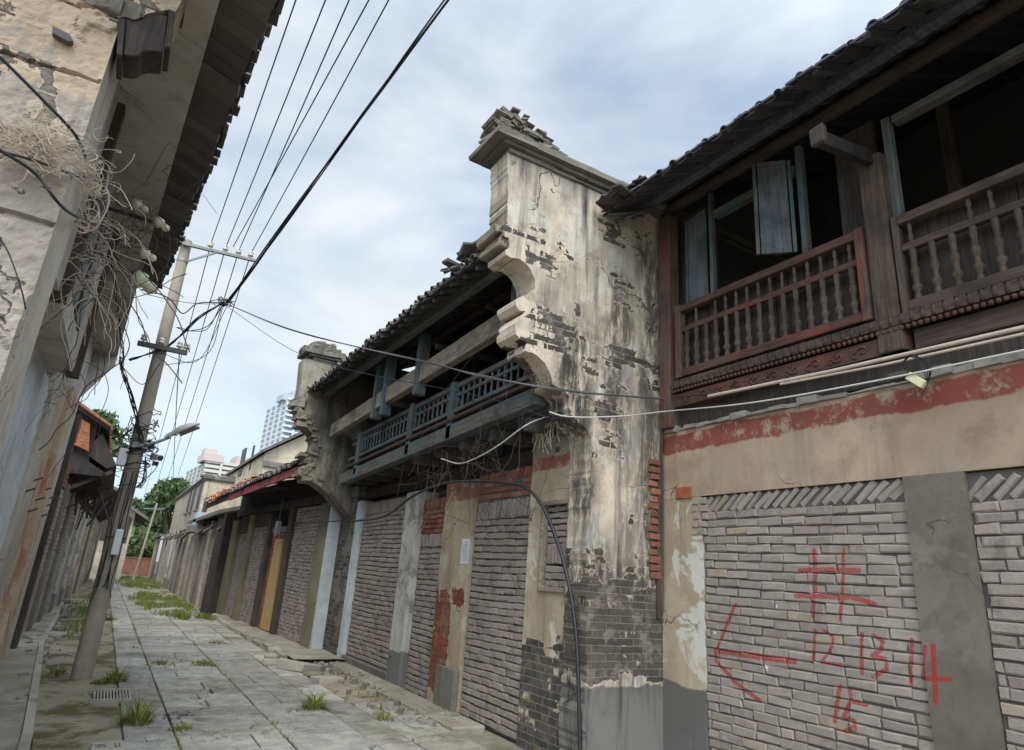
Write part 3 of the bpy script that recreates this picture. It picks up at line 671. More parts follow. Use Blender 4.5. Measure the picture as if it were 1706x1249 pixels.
# roof: bracket beam, purlins, rafters, boards, tiles
sl = .52; ex, ez = 4.0, 5.70
rz = lambda x: ez + (x - ex) * sl
bk = PY(1305, 205, 2.52)
bk = Vector((4.87, 2.52, 5.27)).lerp(bk, .62)
mb = MB().beam((4.87, 2.52, 5.27), (bk.x + .03, 2.52, bk.z), .07, .13); o = P1('bracket_beam', mb, 'black', bevel=.006)
mb = MB().box(bk.x - .03, bk.x + .03, 2.46, 2.58, bk.z - .07, bk.z + .09, (1, 1, 1), .012); mb.build('carved_end', M['dark'], o, .015)
P1('purlin', MB().beam((4.45, -2.5, rz(4.45) - .11), (4.45, 5.1, rz(4.45) - .11), .1, .09), 'darky')
P1('purlin', MB().tube([(5.0, -2.5, rz(5) - .16), (5.0, 5.1, rz(5) - .16)], .075, 8), 'wood')
ra = None
for i in range(18):
    y = -2.3 + i * .43
    if ra is None: ra = MB().beam((ex + .05, y, rz(ex + .05) - .042), (8.4, y, rz(8.4) - .042), .05, .035).build('rafter', M['darky'], B1)
    else: dup_part(ra, B1, (0, i * .43, 0))
mb = MB(); y = -2.6
while y < 5.1:
    wd = random.uniform(.1, .16); e = min(y + wd, 5.1); z0 = random.uniform(0, .01); s0 = ex + random.uniform(-.02, .05)
    mb.add([(s0, y, rz(s0) - .022 + z0), (s0, e - .012, rz(s0) - .022 + z0), (8.4, e - .012, rz(8.4) - .022 + z0), (8.4, y, rz(8.4) - .022 + z0), (s0, y, rz(s0) + z0), (s0, e - .012, rz(s0) + z0), (8.4, e - .012, rz(8.4) + z0), (8.4, y, rz(8.4) + z0)],
           [(0, 3, 2, 1), (4, 5, 6, 7), (0, 1, 5, 4), (1, 2, 6, 5), (2, 3, 7, 6), (3, 0, 4, 7)]); y = e
P1('roof_boards', mb, 'darky')
mb = MB(); tiles(mb, ex + .05, ez - .005, 8.4, rz(8.4), -2.6, 5.0, .2, .042, over=.03)
for i in range(26):   # loose slipped tiles at the eave end by the gable
    y = 4.6 + random.uniform(-.1, .42); x = ex + random.uniform(-.1, .35); k = random.uniform(.8, 1.3)
    mb.box(x - .09, x + .09, y - .07, y + .07, rz(x) + .05, rz(x) + .068, (k, k * .9, k * .8), 0, Matrix.Rotation(random.uniform(-.5, .3), 3, 'Y') @ Matrix.Rotation(random.uniform(-.6, .6), 3, 'Z') @ Matrix.Rotation(random.uniform(-.3, .3), 3, 'X'))
P1('roof', mb, 'tiled')
mb = MB()
for i in range(7): mb.beam((4.3 - random.uniform(.1, .35), 5.02 - i * .02, 5.62 + random.uniform(-.05, .02)), (4.5, 4.95 - i * .03, 5.75 + random.uniform(-.05, .05)), .03, .018)
P1('broken_batten', mb, 'woodx')
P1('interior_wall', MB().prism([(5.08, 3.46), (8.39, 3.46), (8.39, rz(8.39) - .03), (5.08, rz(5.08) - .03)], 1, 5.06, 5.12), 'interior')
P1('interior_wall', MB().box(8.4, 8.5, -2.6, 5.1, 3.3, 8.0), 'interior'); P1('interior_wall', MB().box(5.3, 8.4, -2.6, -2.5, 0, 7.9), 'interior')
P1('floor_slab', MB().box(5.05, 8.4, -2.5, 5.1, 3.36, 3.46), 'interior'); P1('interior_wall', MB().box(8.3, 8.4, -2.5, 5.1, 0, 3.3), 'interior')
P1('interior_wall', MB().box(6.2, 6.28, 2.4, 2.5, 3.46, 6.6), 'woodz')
# ================================================================== RIGHT: gable fire wall between the two houses
FW = thing('gable_wall', 'tall peeling plaster gable wall with curled corbels, dark bricks low down and a broken coping on top', 'wall', (4.6, 5.3, 0))
YF = 5.13
prof = [(846, 253), (846, 372), (838, 376), (838, 392), (848, 396), (849, 412), (842, 416), (843, 424), (852, 429), (866, 431), (880, 443), (890, 462), (892, 480), (884, 491), (872, 492), (862, 497), (859, 507), (864, 516), (876, 518), (866, 526), (858, 538), (859, 556), (868, 566), (878, 570), (876, 584), (892, 590), (908, 604), (917, 622), (921, 640), (940, 650), (949, 660), (951, 690), (975, 712), (985, 730)]
poly = [(PY(a, b, YF).x, PY(a, b, YF).z) for a, b in prof]
jx = lambda: random.uniform(-.012, .012)
z = poly[-1][1] - .15
while z > -.05: poly.append((4.0 + jx() * (1.8 if z < 1.7 else .6), z)); z -= random.uniform(.08, .16)
pf = []
for (a, b) in zip(poly[:-1], poly[1:]):
    n_ = max(1, int(math.hypot(b[0] - a[0], b[1] - a[1]) / .035))
    for k in range(n_): pf.append((a[0] + (b[0] - a[0]) * k / n_ + (random.gauss(0, .006) if k else 0), a[1] + (b[1] - a[1]) * k / n_ + (random.gauss(0, .005) if k else 0)))
poly = pf + [poly[-1]]
poly += [(4.0, -.1), (7.2, -.1), (7.2, 5.98), (PY(1010, 330, YF).x, 5.98)]
mb = MB().prism(poly, 1, YF, 5.5); o = mb.build('wall', M['fire'], FW)
# rolled corbel blocks on the street edge (deeper than the face shows)
mb = MB()
def roll(pa, r, y0=YF - .02, y1=5.56, n=20):
    c = PY(pa[0], pa[1], YF); mb.lathe([(r * .8, 0), (r, .02), (r, y1 - y0 - .02), (r * .8, y1 - y0)], (c.x, y0, c.z), n, axis=(0, 1, 0))
roll((857, 424), .04, YF + .006); roll((871, 505), .055, YF + .006); roll((875, 547), .085, YF + .006); roll((889, 580), .045, YF + .006)
for (a, b, h, pj) in (((836, 380), (846, 380), .09, 0), ((842, 402), (850, 402), .1, 0)):
    q = PY(a[0], a[1], YF); mb.box(q.x - .06, q.x + .25, YF + .02, 5.58, q.z - h / 2, q.z + h / 2, (1, 1, 1), .01)
mb.build('corbel', M['fire_y'], FW, bevel=.012)
# front face skin of the upper pillar, broken blocks
mb = MB(); p0, p1 = PY(846, 372, YF), PY(846, 262, YF); z = p0.z
while z < p1.z - .05:
    h = random.uniform(.1, .26); mb.box(p0.x - random.uniform(.012, .035), p0.x + .05, YF + .004, 5.5 + random.uniform(0, .02), z + .004, min(z + h, p1.z), (1, 1, 1), .006); z += h
mb.build('facing_block', M['fire_y'], FW, bevel=.006)
# coping
mb = MB(); c0 = PY(805, 275, YF).x; zc = PY(846, 253, YF).z; xr = 7.2
for i, (dx, h) in enumerate(((.06, .05), (.15, .045), (.28, .06), (.22, .05))):
    x = c0 + .34 - dx; zz = zc + [0, .05, .095, .155][i]; xx = x
    while xx < xr:
        e = min(xx + random.uniform(.25, .6), xr); k = random.uniform(.75, 1.1)
        mb.box(xx, e - .004, YF - dx * .5, 5.5 + dx * .5, zz, zz + h - .003, (k, k, k * .97), .008); xx = e
# curved ridge of stacked thin tiles, rising to the street end
for i in range(420):
    t = random.random(); x = c0 + .12 + t * 1.75
    crest = .31 * math.exp(-((x - c0 - .34) / .3) ** 2) + .12 * math.exp(-((x - c0 - .75) / .3) ** 2) + .03
    zz = zc + .2 + random.uniform(0, max(.02, crest)); k = random.uniform(.6, 1.45)
    hw = random.uniform(.03, .085); mb.box(x - hw, x + hw, 5.3 - random.uniform(.06, .2), 5.3 + random.uniform(.06, .2), zz - .018, zz + random.uniform(0, .015), (k, k * .98, k * .93), .01, Matrix.Rotation(random.uniform(-.25, .5) * (1 if x < c0 + .5 else .4), 3, 'Y') @ Matrix.Rotation(random.uniform(-.3, .3), 3, 'X'))
mb.beam((c0 + .35, 5.3, zc + .3), (c0 + .13, 5.28, zc + .42), .02, .02)
mb.build('coping', M['cap'], FW)
# red bricks bared in the inner corner
mb = MB()
z = 1.72
while z < 2.95:
    w0 = random.uniform(.1, .17); mb.box(4.78 + random.uniform(-.02, .02), 4.78 + w0, 5.085 + random.uniform(0, .02), 5.16, z, z + random.uniform(.055, .066), bcol(True), .006); z += .078
mb.build('bared_brick', M['rbrick'], FW, bevel=.006)
# sill fragment and plaster ribs running down the inner side
mb = MB(); mb.tube([(4.92, 5.09, 1.4), (4.925, 5.09, 2.3), (4.92, 5.085, 3.05), (4.93, 5.06, 3.4)], .016, 6); mb.beam((4.895, 5.11, 1.35), (4.9, 5.11, 2.95), .04, .03)
tag(mb.build('conduit', M['woodz']), 'thin weathered conduit running down the inner corner beside the bared red bricks', 'conduit')
# ================================================================== RIGHT, MIDDLE: house with the teal balcony
random.seed(33)
B2 = thing('balcony_house', 'old house with sagging grey and teal wooden balcony between two gable walls, openings bricked up', 'house', (4.5, 9, 0))
def P2(name, mb, mat, par=None, bevel=0): return mb.build(name, M[mat], par or B2, bevel)
FX = 4.05
P2('wall', MB().box(FX, 4.35, 6.06, 6.31, -.1, 3.3), 'pier2'); P2('wall', MB().box(FX, 4.35, 5.502, 6.06, 2.47, 3.3), 'pier2')
P2('wall', MB().box(FX, 4.35, 5.502, 6.06, -.1, 1.52), 'pier2')
# small bricked window
wf = MB(); wy0, wy1, wz0, wz1 = 5.50, 6.06, 1.52, 2.47
wf.box(FX - .015, FX + .09, wy1 - .045, wy1, wz0, wz1); wf.box(FX + .0, FX + .09, wy0, wy0 + .03, wz0, wz1); wf.box(FX - .015, FX + .09, wy0, wy1 - .046, wz1 - .05, wz1); wf.box(FX - .03, FX + .09, wy0, wy1 - .046, wz0, wz0 + .05)
wo = P2('window_frame', wf, 'woodg', bevel=.004)
mb = MB(); z = wz0 + .055
zone = [(wz0 + .055, 1.8, 0), (1.8, 2.02, 1), (2.02, 2.42, 2)]
for za, zb, k in zone:
    if k == 1:
        yy = wy0 + .035
        while yy < wy1 - .08: brick_unit(mb, (FX + .07, yy + .03, (za + zb) / 2), (.06, .056, zb - za - .01), Matrix.Rotation(random.gauss(0, .02), 3, 'X'), (1.0, .97, 1.03)); yy += .066
    else: lay(mb, FX + .04, wy0 + .03, wy1 - .06, za, zb, .072, .24, 0, 0, False, .06, gap=.005)
mb.build('brick_infill', M['brick'], wo)
MB().box(FX + .1, FX + .2, wy0, wy1, wz0, wz1).build('backing', M['mortar'], wo)
# grey block infill beside the window pier
mb = MB(); lay(mb, FX + .02, 6.32, 7.66, 0.02, 2.56, .0795, .25, .24, 14, gap=.005); P2('brick_infill', mb, 'brick')
mb = MB(); lay(mb, FX + .03, 6.32, 7.66, 2.57, 2.92, .07, .24, .12, 30, True, gap=.005); P2('brick_infill', mb, 'rbrick')
P2('backing', MB().box(FX + .042, FX + .25, 6.31, 7.67, 0, 2.92), 'mortar')
# ochre plaster pilaster with torn-off coat and grey plinth
P2('pilaster', MB().box(FX - .03, FX + .3, 7.68, 8.52, -.1, 2.88), 'pil_red')
P2('plinth', MB().box(FX - .09, FX - .032, 7.66, 8.2, -.1, .52, jit=.012), 'cement', bevel=.012)
# narrow doorway: red bricks above grey ones
mb = MB(); lay(mb, FX + .05, 8.53, 9.46, .02, 1.98, .075, .24, 0, gap=.005); lay(mb, FX + .05, 8.53, 9.46, 1.98, 2.2, .075, .24, .2, 6, gap=.005); P2('brick_infill', mb, 'brick')
mb = MB(); lay(mb, FX + .045, 8.53, 9.46, 2.205, 2.72, .07, .24, .16, 18, True, gap=.005); P2('brick_infill', mb, 'rbrick')
P2('backing', MB().box(FX + .068, FX + .25, 8.52, 9.47, 0, 2.72), 'mortar')
P2('pilaster', MB().box(FX - .05, FX + .3, 9.47, 9.98, -.1, 2.86), 'whitepil', bevel=.01)
mb = MB(); lay(mb, FX + .02, 9.99, 12.2, .16, 2.84, .0765, .245, .24, 8, gap=.005); P2('brick_infill', mb, 'brick')
P2('backing', MB().box(FX + .042, FX + .25, 9.98, 12.2, 0, 2.84), 'mortar')
P2('sill', MB().box(FX - .06, FX + .1, 9.985, 12.2, -.1, .155, jit=.01), 'cement', bevel=.012)
P2('pilaster', MB().box(FX - .04, FX + .3, 12.21, 12.5, -.1, 2.88), 'white', bevel=.006)
P2('pier', MB().box(FX - .06, FX + .3, 12.51, 13.38, -.1, 3.2, jit=.01), 'pier_dark')
# dark wall behind, above the openings
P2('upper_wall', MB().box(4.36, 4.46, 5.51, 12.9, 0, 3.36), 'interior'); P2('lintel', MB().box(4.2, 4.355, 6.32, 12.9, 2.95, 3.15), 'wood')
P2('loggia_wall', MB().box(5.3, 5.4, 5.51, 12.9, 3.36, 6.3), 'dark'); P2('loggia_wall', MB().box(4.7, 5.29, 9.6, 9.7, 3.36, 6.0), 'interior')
P2('door_panel', MB().box(5.25, 5.3, 7.2, 8.1, 3.4, 5.2), 'tealz')
# balcony
BX = 3.6
P2('balcony_floor', MB().box(BX + .1, 5.3, 5.51, 12.85, 3.36, 3.43), 'darky')
def bpx(a, b, x, w_, h_, mat, name, y0=None, y1=None, bev=.008):
    A, Bq = PX(a[0], a[1], x), PX(b[0], b[1], x)
    def at(y): t = (y - A.y) / (Bq.y - A.y); return Vector((x, y, A.z + (Bq.z - A.z) * t))
    if y0 is not None: A = at(y0)
    if y1 is not None: Bq = at(y1)
    return P2(name, MB().beam(A, Bq, w_, h_), mat, bevel=bev)
bpx((590, 791), (920, 652), BX, .14, .2, 'teal', 'balcony_beam', 12.3, 5.51)
bpx((590, 776), (900, 637), BX, .18, .05, 'wood', 'sill_rail', 12.0, 5.51)
bpx((590, 764), (900, 622), BX, .1, .06, 'teal', 'sill_rail', 12.0, 5.51)
jo = None
for i in range(9):
    y = 5.9 + i * .8
    if jo is None: jo = MB().box(BX + .08, 4.3, y - .05, y + .05, 3.2, 3.35).build('joist', M['woodx'], B2)
    else: dup_part(jo, B2, (0, i * .8, 0))
mb = MB()
def zat(a, b, x, y): A, Bq = PX(a[0], a[1], x), PX(b[0], b[1], x); return A.z + (Bq.z - A.z) * (y - A.y) / (Bq.y - A.y)
zr = lambda y: zat((590, 731), (859, 596), BX, y)          # hand rail
zl = lambda y: zat((590, 758), (900, 616), BX, y)          # foot of the balusters
mb.beam((BX, 12.0, zr(12.0)), (BX, 5.51, zr(5.51)), .07, .07); mb.beam((BX, 12.0, zr(12) - .13), (BX, 5.51, zr(5.51) - .13), .045, .04)
bal = P2('balustrade', mb, 'teal', bevel=.006)
fb = None
def bal_at(y):
    global fb
    h = zr(y) - .15 - zl(y)
    if fb is None: fb = (MB().lathe([(.017, 0), (.02, .05), (.013, .1), (.021, .17), (.016, .3), (.013, .36), (.017, h)], (BX, y, zl(y)), 7).build('baluster', M['tealz'], bal), y, zl(y))
    else: dup_part(fb[0], bal, (0, y - fb[1], zl(y) - fb[2]))
posts = []
for px_, top, bot in ((598, 720, 800), (681, 683, 830), (752, 640, 790)):
    A = PX(px_, (top + bot) / 2, BX - .02); posts.append(A.y)
posts = sorted(posts)
ys = [5.62] + posts
for a, b in zip(ys[:-1], ys[1:]):
    n = max(3, int((b - a) / .148))
    for i in range(n): bal_at(a + .09 + (b - a - .16) * i / (n - 1))
for y in posts: P2('balcony_post', MB().box(BX - .07, BX + .07, y - .07, y + .07, zl(y) - .42, zr(y) + .06), 'tealz', bevel=.008)
for y in posts[1:]: P2('column', MB().box(4.55, 4.69, y - .07, y + .07, 3.42, 5.6), 'woodz')
# long grey lintel under the eave with short hanging posts
LX = 3.38
lint = lambda y: zat((549, 722), (853, 529), LX, y)
P2('lintel_beam', MB().beam((LX, 12.75, lint(12.75)), (LX, 5.57, lint(5.57)), .12, .27), 'woodg', bevel=.01)
for (a, tp, bt) in ((549, 655, 735), (629, 615, 695), (643, 630, 690), (701, 560, 655), (862, 470, 540)):
    A = PX(a, (tp + bt) / 2, LX - .03); q0 = PX(a, bt, LX - .03)
    P2('hanging_post', MB().box(LX - .09, LX + .07, A.y - .06, A.y + .06, q0.z, 5.0 if a < 850 else 4.9), 'tealz', bevel=.006)
P2('cross_tie', MB().beam((LX + .05, 8.1, 4.75), (4.6, 8.3, 4.85), .07, .08), 'woodx'); P2('cross_tie', MB().beam((LX + .05, 6.6, 4.86), (4.6, 6.9, 4.95), .05, .05), 'woodx')
P2('cross_tie', MB().beam((LX + .05, 9.6, 4.2), (4.6, 9.8, 4.25), .06, .07), 'woodx')
# roof
E2X, E2Z, S2 = 2.80, 4.97, .5
r2 = lambda x: E2Z + (x - E2X) * S2
P2('purlin', MB().beam((3.12, 12.85, r2(3.12) - .17), (3.12, 5.51, r2(3.12) - .15), .12, .15), 'teal', bevel=.008)
P2('purlin', MB().tube([(4.0, 12.85, r2(4.0) - .16), (4.0, 5.51, r2(4.0) - .16)], .07, 7), 'wood')
ra = None
for i in range(26):
    y = 5.6 + i * .285
    if ra is None: ra = MB().beam((E2X + .03, y, r2(E2X + .03) - .055), (8.0, y, r2(8.0) - .055), .055, .05).build('rafter', M['woodx'], B2)
    else: dup_part(ra, B2, (random.uniform(-.03, .05), i * .285, 0))
mb = MB(); y = 5.52
while y < 12.88:
    e = min(y + random.uniform(.1, .16), 12.88); s0 = E2X + random.uniform(-.02, .06)
    mb.add([(s0, y, r2(s0) - .022), (s0, e - .01, r2(s0) - .022), (8, e - .01, r2(8) - .022), (8, y, r2(8) - .022), (s0, y, r2(s0)), (s0, e - .01, r2(s0)), (8, e - .01, r2(8)), (8, y, r2(8))],
           [(0, 3, 2, 1), (4, 5, 6, 7), (0, 1, 5, 4), (1, 2, 6, 5), (2, 3, 7, 6), (3, 0, 4, 7)]); y = e
P2('roof_boards', mb, 'darky')
mb = MB(); tiles(mb, E2X, E2Z + .02, 8.0, r2(8) + .02, 5.62, 12.86, .18, .05, over=.02)
for i in range(14):
    y = 5.6 + random.uniform(0, .9); x = E2X + random.uniform(-.05, .25); k = random.uniform(.7, 1.1)
    mb.box(x - .1, x + .1, y - .08, y + .08, r2(x) + .1 + i * .008, r2(x) + .13 + i * .008, (k, k, k), .01, Matrix.Rotation(random.uniform(-.7, .2), 3, 'Y') @ Matrix.Rotation(random.uniform(-.4, .4), 3, 'X'))
P2('roof', mb, 'tile')
# far gable wall of that house
F2 = thing('gable_wall', 'smaller crumbling grey gable wall at the far end of the teal balcony, mossy coping', 'wall', (4.0, 13.1, 0))
Y2 = 12.92
pr = [(506, 596), (503, 640), (499, 658), (501, 668), (496, 676), (502, 690), (499, 700), (509, 712), (520, 722), (524, 738), (518, 752), (507, 760), (512, 772), (503, 784), (508, 796), (530, 808), (548, 822), (560, 838), (572, 852)]
po = [(PY(a, b, Y2).x + random.uniform(-.02, .02), PY(a, b, Y2).z) for a, b in pr]
po = [(4.0 if x > 4.0 else x, z) for x, z in po]; po += [(4.03, po[-1][1] - .12), (4.03, 3.0)]
zc2 = PY(520, 598, Y2).z; po += [(7.0, 3.0), (7.0, zc2)]
MB().prism(po, 1, Y2, 13.38).build('wall', M['fw2'], F2)
mb = MB(); c0 = PY(500, 590, Y2).x
for i, (dx, h) in enumerate(((.02, .06), (.12, .05), (.24, .07))):
    xx = c0 + .3 - dx
    while xx < 7:
        e = min(xx + random.uniform(.3, .7), 7); k = random.uniform(.75, 1.1); zz = zc2 + [.001, .062, .114][i]; mb.box(xx, e - .005, Y2 - dx * .5, 13.38 + dx * .5, zz, zz + h - .003, (k, k, k), .012); xx = e
for i in range(120):
    x = c0 + .12 + random.random() * 1.4; cr_ = .26 * math.exp(-((x - c0 - .5) / .28) ** 2) + .05; zz = zc2 + .18 + random.uniform(0, cr_); k = random.uniform(.5, 1.3)
    mb.box(x - .1, x + .1, 13.0, 13.3, zz - .03, zz + .02, (k * .95, k, k * .85), .015, Matrix.Rotation(random.uniform(-.5, .5), 3, 'Y'))
mb.build('coping', M['cap'], F2)
mb = MB()
for i in range(26):
    pp = random.choice(pr[3:16]); r = random.uniform(.05, .12); c = PY(pp[0] + random.uniform(-1, 9), pp[1] + random.uniform(-8, 8), Y2); mb.box(c.x - r, c.x + r, Y2 - .035, Y2 + .42, c.z - r * .5, c.z + r * .5, (1, 1, 1), .03)
mb.build('corbel', M['fw2'], F2, .02)
mb = MB().beam(PY(548, 822, 12.8), PY(582, 868, 12.8), .09, .09); tag(mb.build('loose_strut', M['woodz']), 'weathered timber strut leaning under the smaller grey gable wall', 'timber')
mb = MB(); c = PX(775, 918, FX - .032); mb.box(c.x - .004, c.x - .001, c.y - .11, c.y + .11, c.z - .16, c.z + .16)
nt = tag(mb.build('paper_notice', M['paper']), 'small white paper notice pasted on the ochre plaster pilaster', 'notice')
mb = MB()
for i in range(9): mb.box(c.x - .006, c.x - .0045, c.y - .08, c.y + random.uniform(.02, .08), c.z + .11 - i * .028, c.z + .117 - i * .028)
mb.build('print', M['ink'], nt)
# ================================================================== RIGHT, FAR: low shop with red fascia
random.seed(44)
B3 = thing('low_shop', 'low tiled shop with red fascia, grey brick infills and an ochre door', 'shop', (3.6, 17.5, 0))
def P3(name, mb, mat, par=None, bevel=0): return mb.build(name, M[mat], par or B3, bevel)
def PF(px, py):   # pixel -> y on the shop's front
    d = _ray(px, py); # x = 3.80-(y-13.4)*.061
    t = (3.80 + 13.4 * .061) / (d[0] + .061 * d[1]); return d[1] * t
def seg(y0, y1, z0, z1, d0, d1, mb=None):
    mb = mb or MB()
    return mb.prism([(b3x(y0) + d0, y0), (b3x(y0) + d1, y0), (b3x(y1) + d1, y1), (b3x(y1) + d0, y1)], 2, z0, z1)
P3('wall', seg(13.39, PF(516, 1092), 0, 2.95, -.03, .3), 'white')
yA = PF(516, 1092); yB = PF(502, 1085); yC = PF(457, 1066); yD = PF(451, 1062); yE = PF(424, 1050); yF = PF(394, 1037); yG = PF(388, 1034); yH = PF(371, 1029); yI = PF(363, 1026); yJ = PF(354, 1024)
P3('pilaster', seg(yA + .01, yB, 0, 2.2, -.06, .2), 'yellow_pil'); P3('pilaster', seg(yA + .01, yB, 2.2, 2.9, -.05, .2), 'cement')
mb = MB(); lay(mb, 0, yB + .02, yC - .02, .1, 2.9, .075, .245, .1, 6, xfun=lambda y: b3x(y) + .02); P3('brick_infill', mb, 'brick')
P3('post', seg(yC, yD, 0, 2.9, -.05, .2), 'woodz')
mb = MB(); lay(mb, 0, yD + .02, yE - .02, .1, 2.35, .075, .24, 0, 0, True, xfun=lambda y: b3x(y) + .03); P3('brick_infill', mb, 'rbrick')
dm = (yD + yE) / 2; P3('door', seg(dm - .45, dm + .2, .12, 2.2, -.03, .02), 'ochre')
P3('door_lintel', seg(yD + .02, yE - .02, 2.36, 2.5, 0, .2), 'cement')
P3('post', seg(yE, yE + .3, 0, 2.75, -.06, .2), 'woodz')
mb = MB(); lay(mb, 0, yE + .32, yF - .02, .1, 2.55, .075, .24, .1, 6, xfun=lambda y: b3x(y) + .02); P3('brick_infill', mb, 'brick')
P3('post', seg(yF, yG, 0, 2.9, -.06, .2), 'yellow_pil')
mb = MB(); lay(mb, 0, yG + .02, yH - .02, .1, 2.4, .075, .24, 0, 0, xfun=lambda y: b3x(y) + .03); P3('brick_infill', mb, 'brick')
P3('post', seg(yH, yI, 0, 2.8, -.08, .2), 'yellow_pil'); P3('post', seg(yI + .02, yJ + .4, 0, 3.0, -.3, .2), 'dark')
P3('backing', seg(yB, yI, 0, 2.35, .05, .4), 'mortar'); P3('backing', seg(yB, yC, 2.351, 2.9, .05, .4), 'mortar'); P3('lintel', seg(yA, yI, 2.92, 3.1, -.02, .3), 'dark'); P3('upper_wall', seg(13.39, yI, 3.101, 3.66, .03, .25), 'black')  # black upper infill: the dark under the eave is put into its colour
P3('signboard', seg(yE + .3, yF, 2.56, 2.9, .0, .15), 'wood'); P3('signboard', seg(yG + .02, yH, 2.42, 2.9, .0, .15), 'wood')
a0, a1 = Vector((2.93, 13.39, 3.52)), Vector((2.28, 21.6, 3.20))
def rp3(t, s): p = a0.lerp(a1, t); return Vector((p.x + s, p.y + .06 * s, p.z + s * .5))
mb = MB(); mb.add([rp3(0, .03) + Vector((0, 0, -.03)), rp3(1, .03) + Vector((0, 0, -.03)), rp3(1, 3.2) + Vector((0, 0, -.03)), rp3(0, 3.2) + Vector((0, 0, -.03)), rp3(0, .03), rp3(1, .03), rp3(1, 3.2), rp3(0, 3.2)], [(0, 1, 2, 3), (7, 6, 5, 4), (0, 4, 5, 1), (1, 5, 6, 2), (2, 6, 7, 3), (3, 7, 4, 0)])
P3('roof_boards', mb, 'darky')
mb = MB(); mb.beam(rp3(-.0, .02) + Vector((0, 0, -.1)), rp3(.66, .02) + Vector((0, 0, -.1)), .04, .16); P3('fascia', mb, 'redf')
mb = MB(); mb.beam(rp3(.66, .03) + Vector((0, 0, -.08)), rp3(1, .03) + Vector((0, 0, -.1)), .04, .12); P3('fascia', mb, 'dark')
mt, mr_ = MB(), MB(); nt_ = 48
for i in range(nt_ + 1):
    t = i / nt_; tgt = mr_ if t > .72 else mt; k = random.uniform(.7, 1.2); s = -.08 + random.uniform(-.03, .03); jz = random.uniform(0, .05)
    while s < 2.9:
        e = s + .24; P_ = [rp3(t, s), rp3(t, e)]; vs = []
        for q, ra_ in ((P_[0], .1), (P_[1], .088)):
            for a in range(6):
                an = math.pi * a / 5; vs.append(q + Vector((0, math.cos(an) * ra_, math.sin(an) * ra_ * .8 + .02 + jz)))
            for a in range(6):
                an = math.pi * (5 - a) / 5; vs.append(q + Vector((0, math.cos(an) * ra_ * .8, math.sin(an) * ra_ * .65 + .012 + jz)))
        tgt.add(vs, [(a, (a + 1) % 12, 12 + (a + 1) % 12, 12 + a) for a in range(12)] + [list(range(12))[::-1]], (k, k * random.uniform(.9, 1.05), k)); s = e - .02
for i in range(60):
    t = random.uniform(.0, 1); p = rp3(t, random.uniform(0, .3)) + Vector((0, 0, .12)); k = random.uniform(.6, 1.1); (mr_ if t > .72 else mt).box(p.x - .09, p.x + .09, p.y - .08, p.y + .08, p.z - .01, p.z + .015, (k, k, k), .012, Matrix.Rotation(random.uniform(-.6, .1), 3, 'Y'))
for i in range(46):  # heaped terracotta tiles on the far corner of the eave
    t = random.uniform(.78, 1.0); s = random.uniform(.05, .9); p = rp3(t, s) + Vector((0, 0, .12 + s * .22)); k = random.uniform(.85, 1.3)
    mr_.box(p.x - .14, p.x + .14, p.y - .12, p.y + .12, p.z - .012, p.z + .02, (k, k * .95, k * .9), .015, Matrix.Rotation(random.uniform(-.7, -.2), 3, 'Y') @ Matrix.Rotation(random.uniform(-.2, .2), 3, 'X'))
P3('roof', mt, 'tile'); P3('roof', mr_, 'rtile')
P3('side_wall', MB().box(3.5, 6.2, 21.5, 21.7, 0, 3.4), 'dark'); P3('back_wall', MB().box(6.1, 6.2, 13.4, 21.5, 0, 4.6), 'interior')
for i in range(9):
    t = random.uniform(.05, .95); P3('rafter', MB().beam(rp3(t, .1) + Vector((0, 0, -.08)), rp3(t + random.uniform(-.03, .03), 1.4) + Vector((0, 0, -.3 - random.random() * .3)), .05, .06), 'woodx')
q = PX(463, 880, 3.4); MB
bx = thing('meter_box', 'small grey meter box hanging under the dark eave of the low shop', 'meter box', q)
MB().box(q.x - .05, q.x + .05, q.y - .12, q.y + .12, q.z - .17, q.z + .17).build('case', M['galv'], bx, .01); MB().tube([q + Vector((0, 0, .16)), q + Vector((0, 0, .75))], .012, 6).build('conduit', M['cableg'], bx)
# ================================================================== RIGHT: two storey stucco house beyond
random.seed(55)
B4 = thing('stucco_house', 'weathered two storey stucco house with small upper windows and grey boarded shop fronts', 'house', (4, 35, 0))
def P4(name, mb, mat, par=None, bevel=0): return mb.build(name, M[mat], par or B4, bevel)
x4 = 3.12; e = PX(341, 794, x4 - .06); zt4 = e.z; y4 = e.y
P4('end_wall', MB().box(x4 + .01, 9.5, y4, y4 + .3, 2.6, zt4 - .16), 'stuccoy')
P4('front_wall', MB().box(x4, x4 + .35, y4 + .31, 46, 2.95, zt4 - .16), 'stucco')
P4('back_wall', MB().box(9.2, 9.5, y4 + .31, 46, 0, zt4 - .16), 'stucco')
for i, (z0, dx) in enumerate(((zt4 - .16, .06), (zt4 - .08, .12))):
    P4('cornice', MB().box(x4 - dx, 9.5, y4 - dx, 46, z0 + .002, z0 + .075, jit=.006), 'cap')
mb = MB()
for i in range(110):
    x = random.uniform(x4 - .1, 8); z = zt4 - .02 + random.uniform(0, .25) * math.exp(-abs(x - x4 - 2.6) / 3); k = random.uniform(.5, 1.3); mb.box(x - .15, x + .15, y4 - .08, y4 + .4, z - .04, z + .05, (k, k, k), .03, Matrix.Rotation(random.uniform(-.3, .3), 3, 'Y'))
P4('broken_coping', mb, 'cap')
P4('lean_roof', MB().prism([(x4 - .35, 3.0), (8, 4.6), (8, 4.75), (x4 - .35, 3.12)], 1, 22.31, y4 - .01), 'tile')
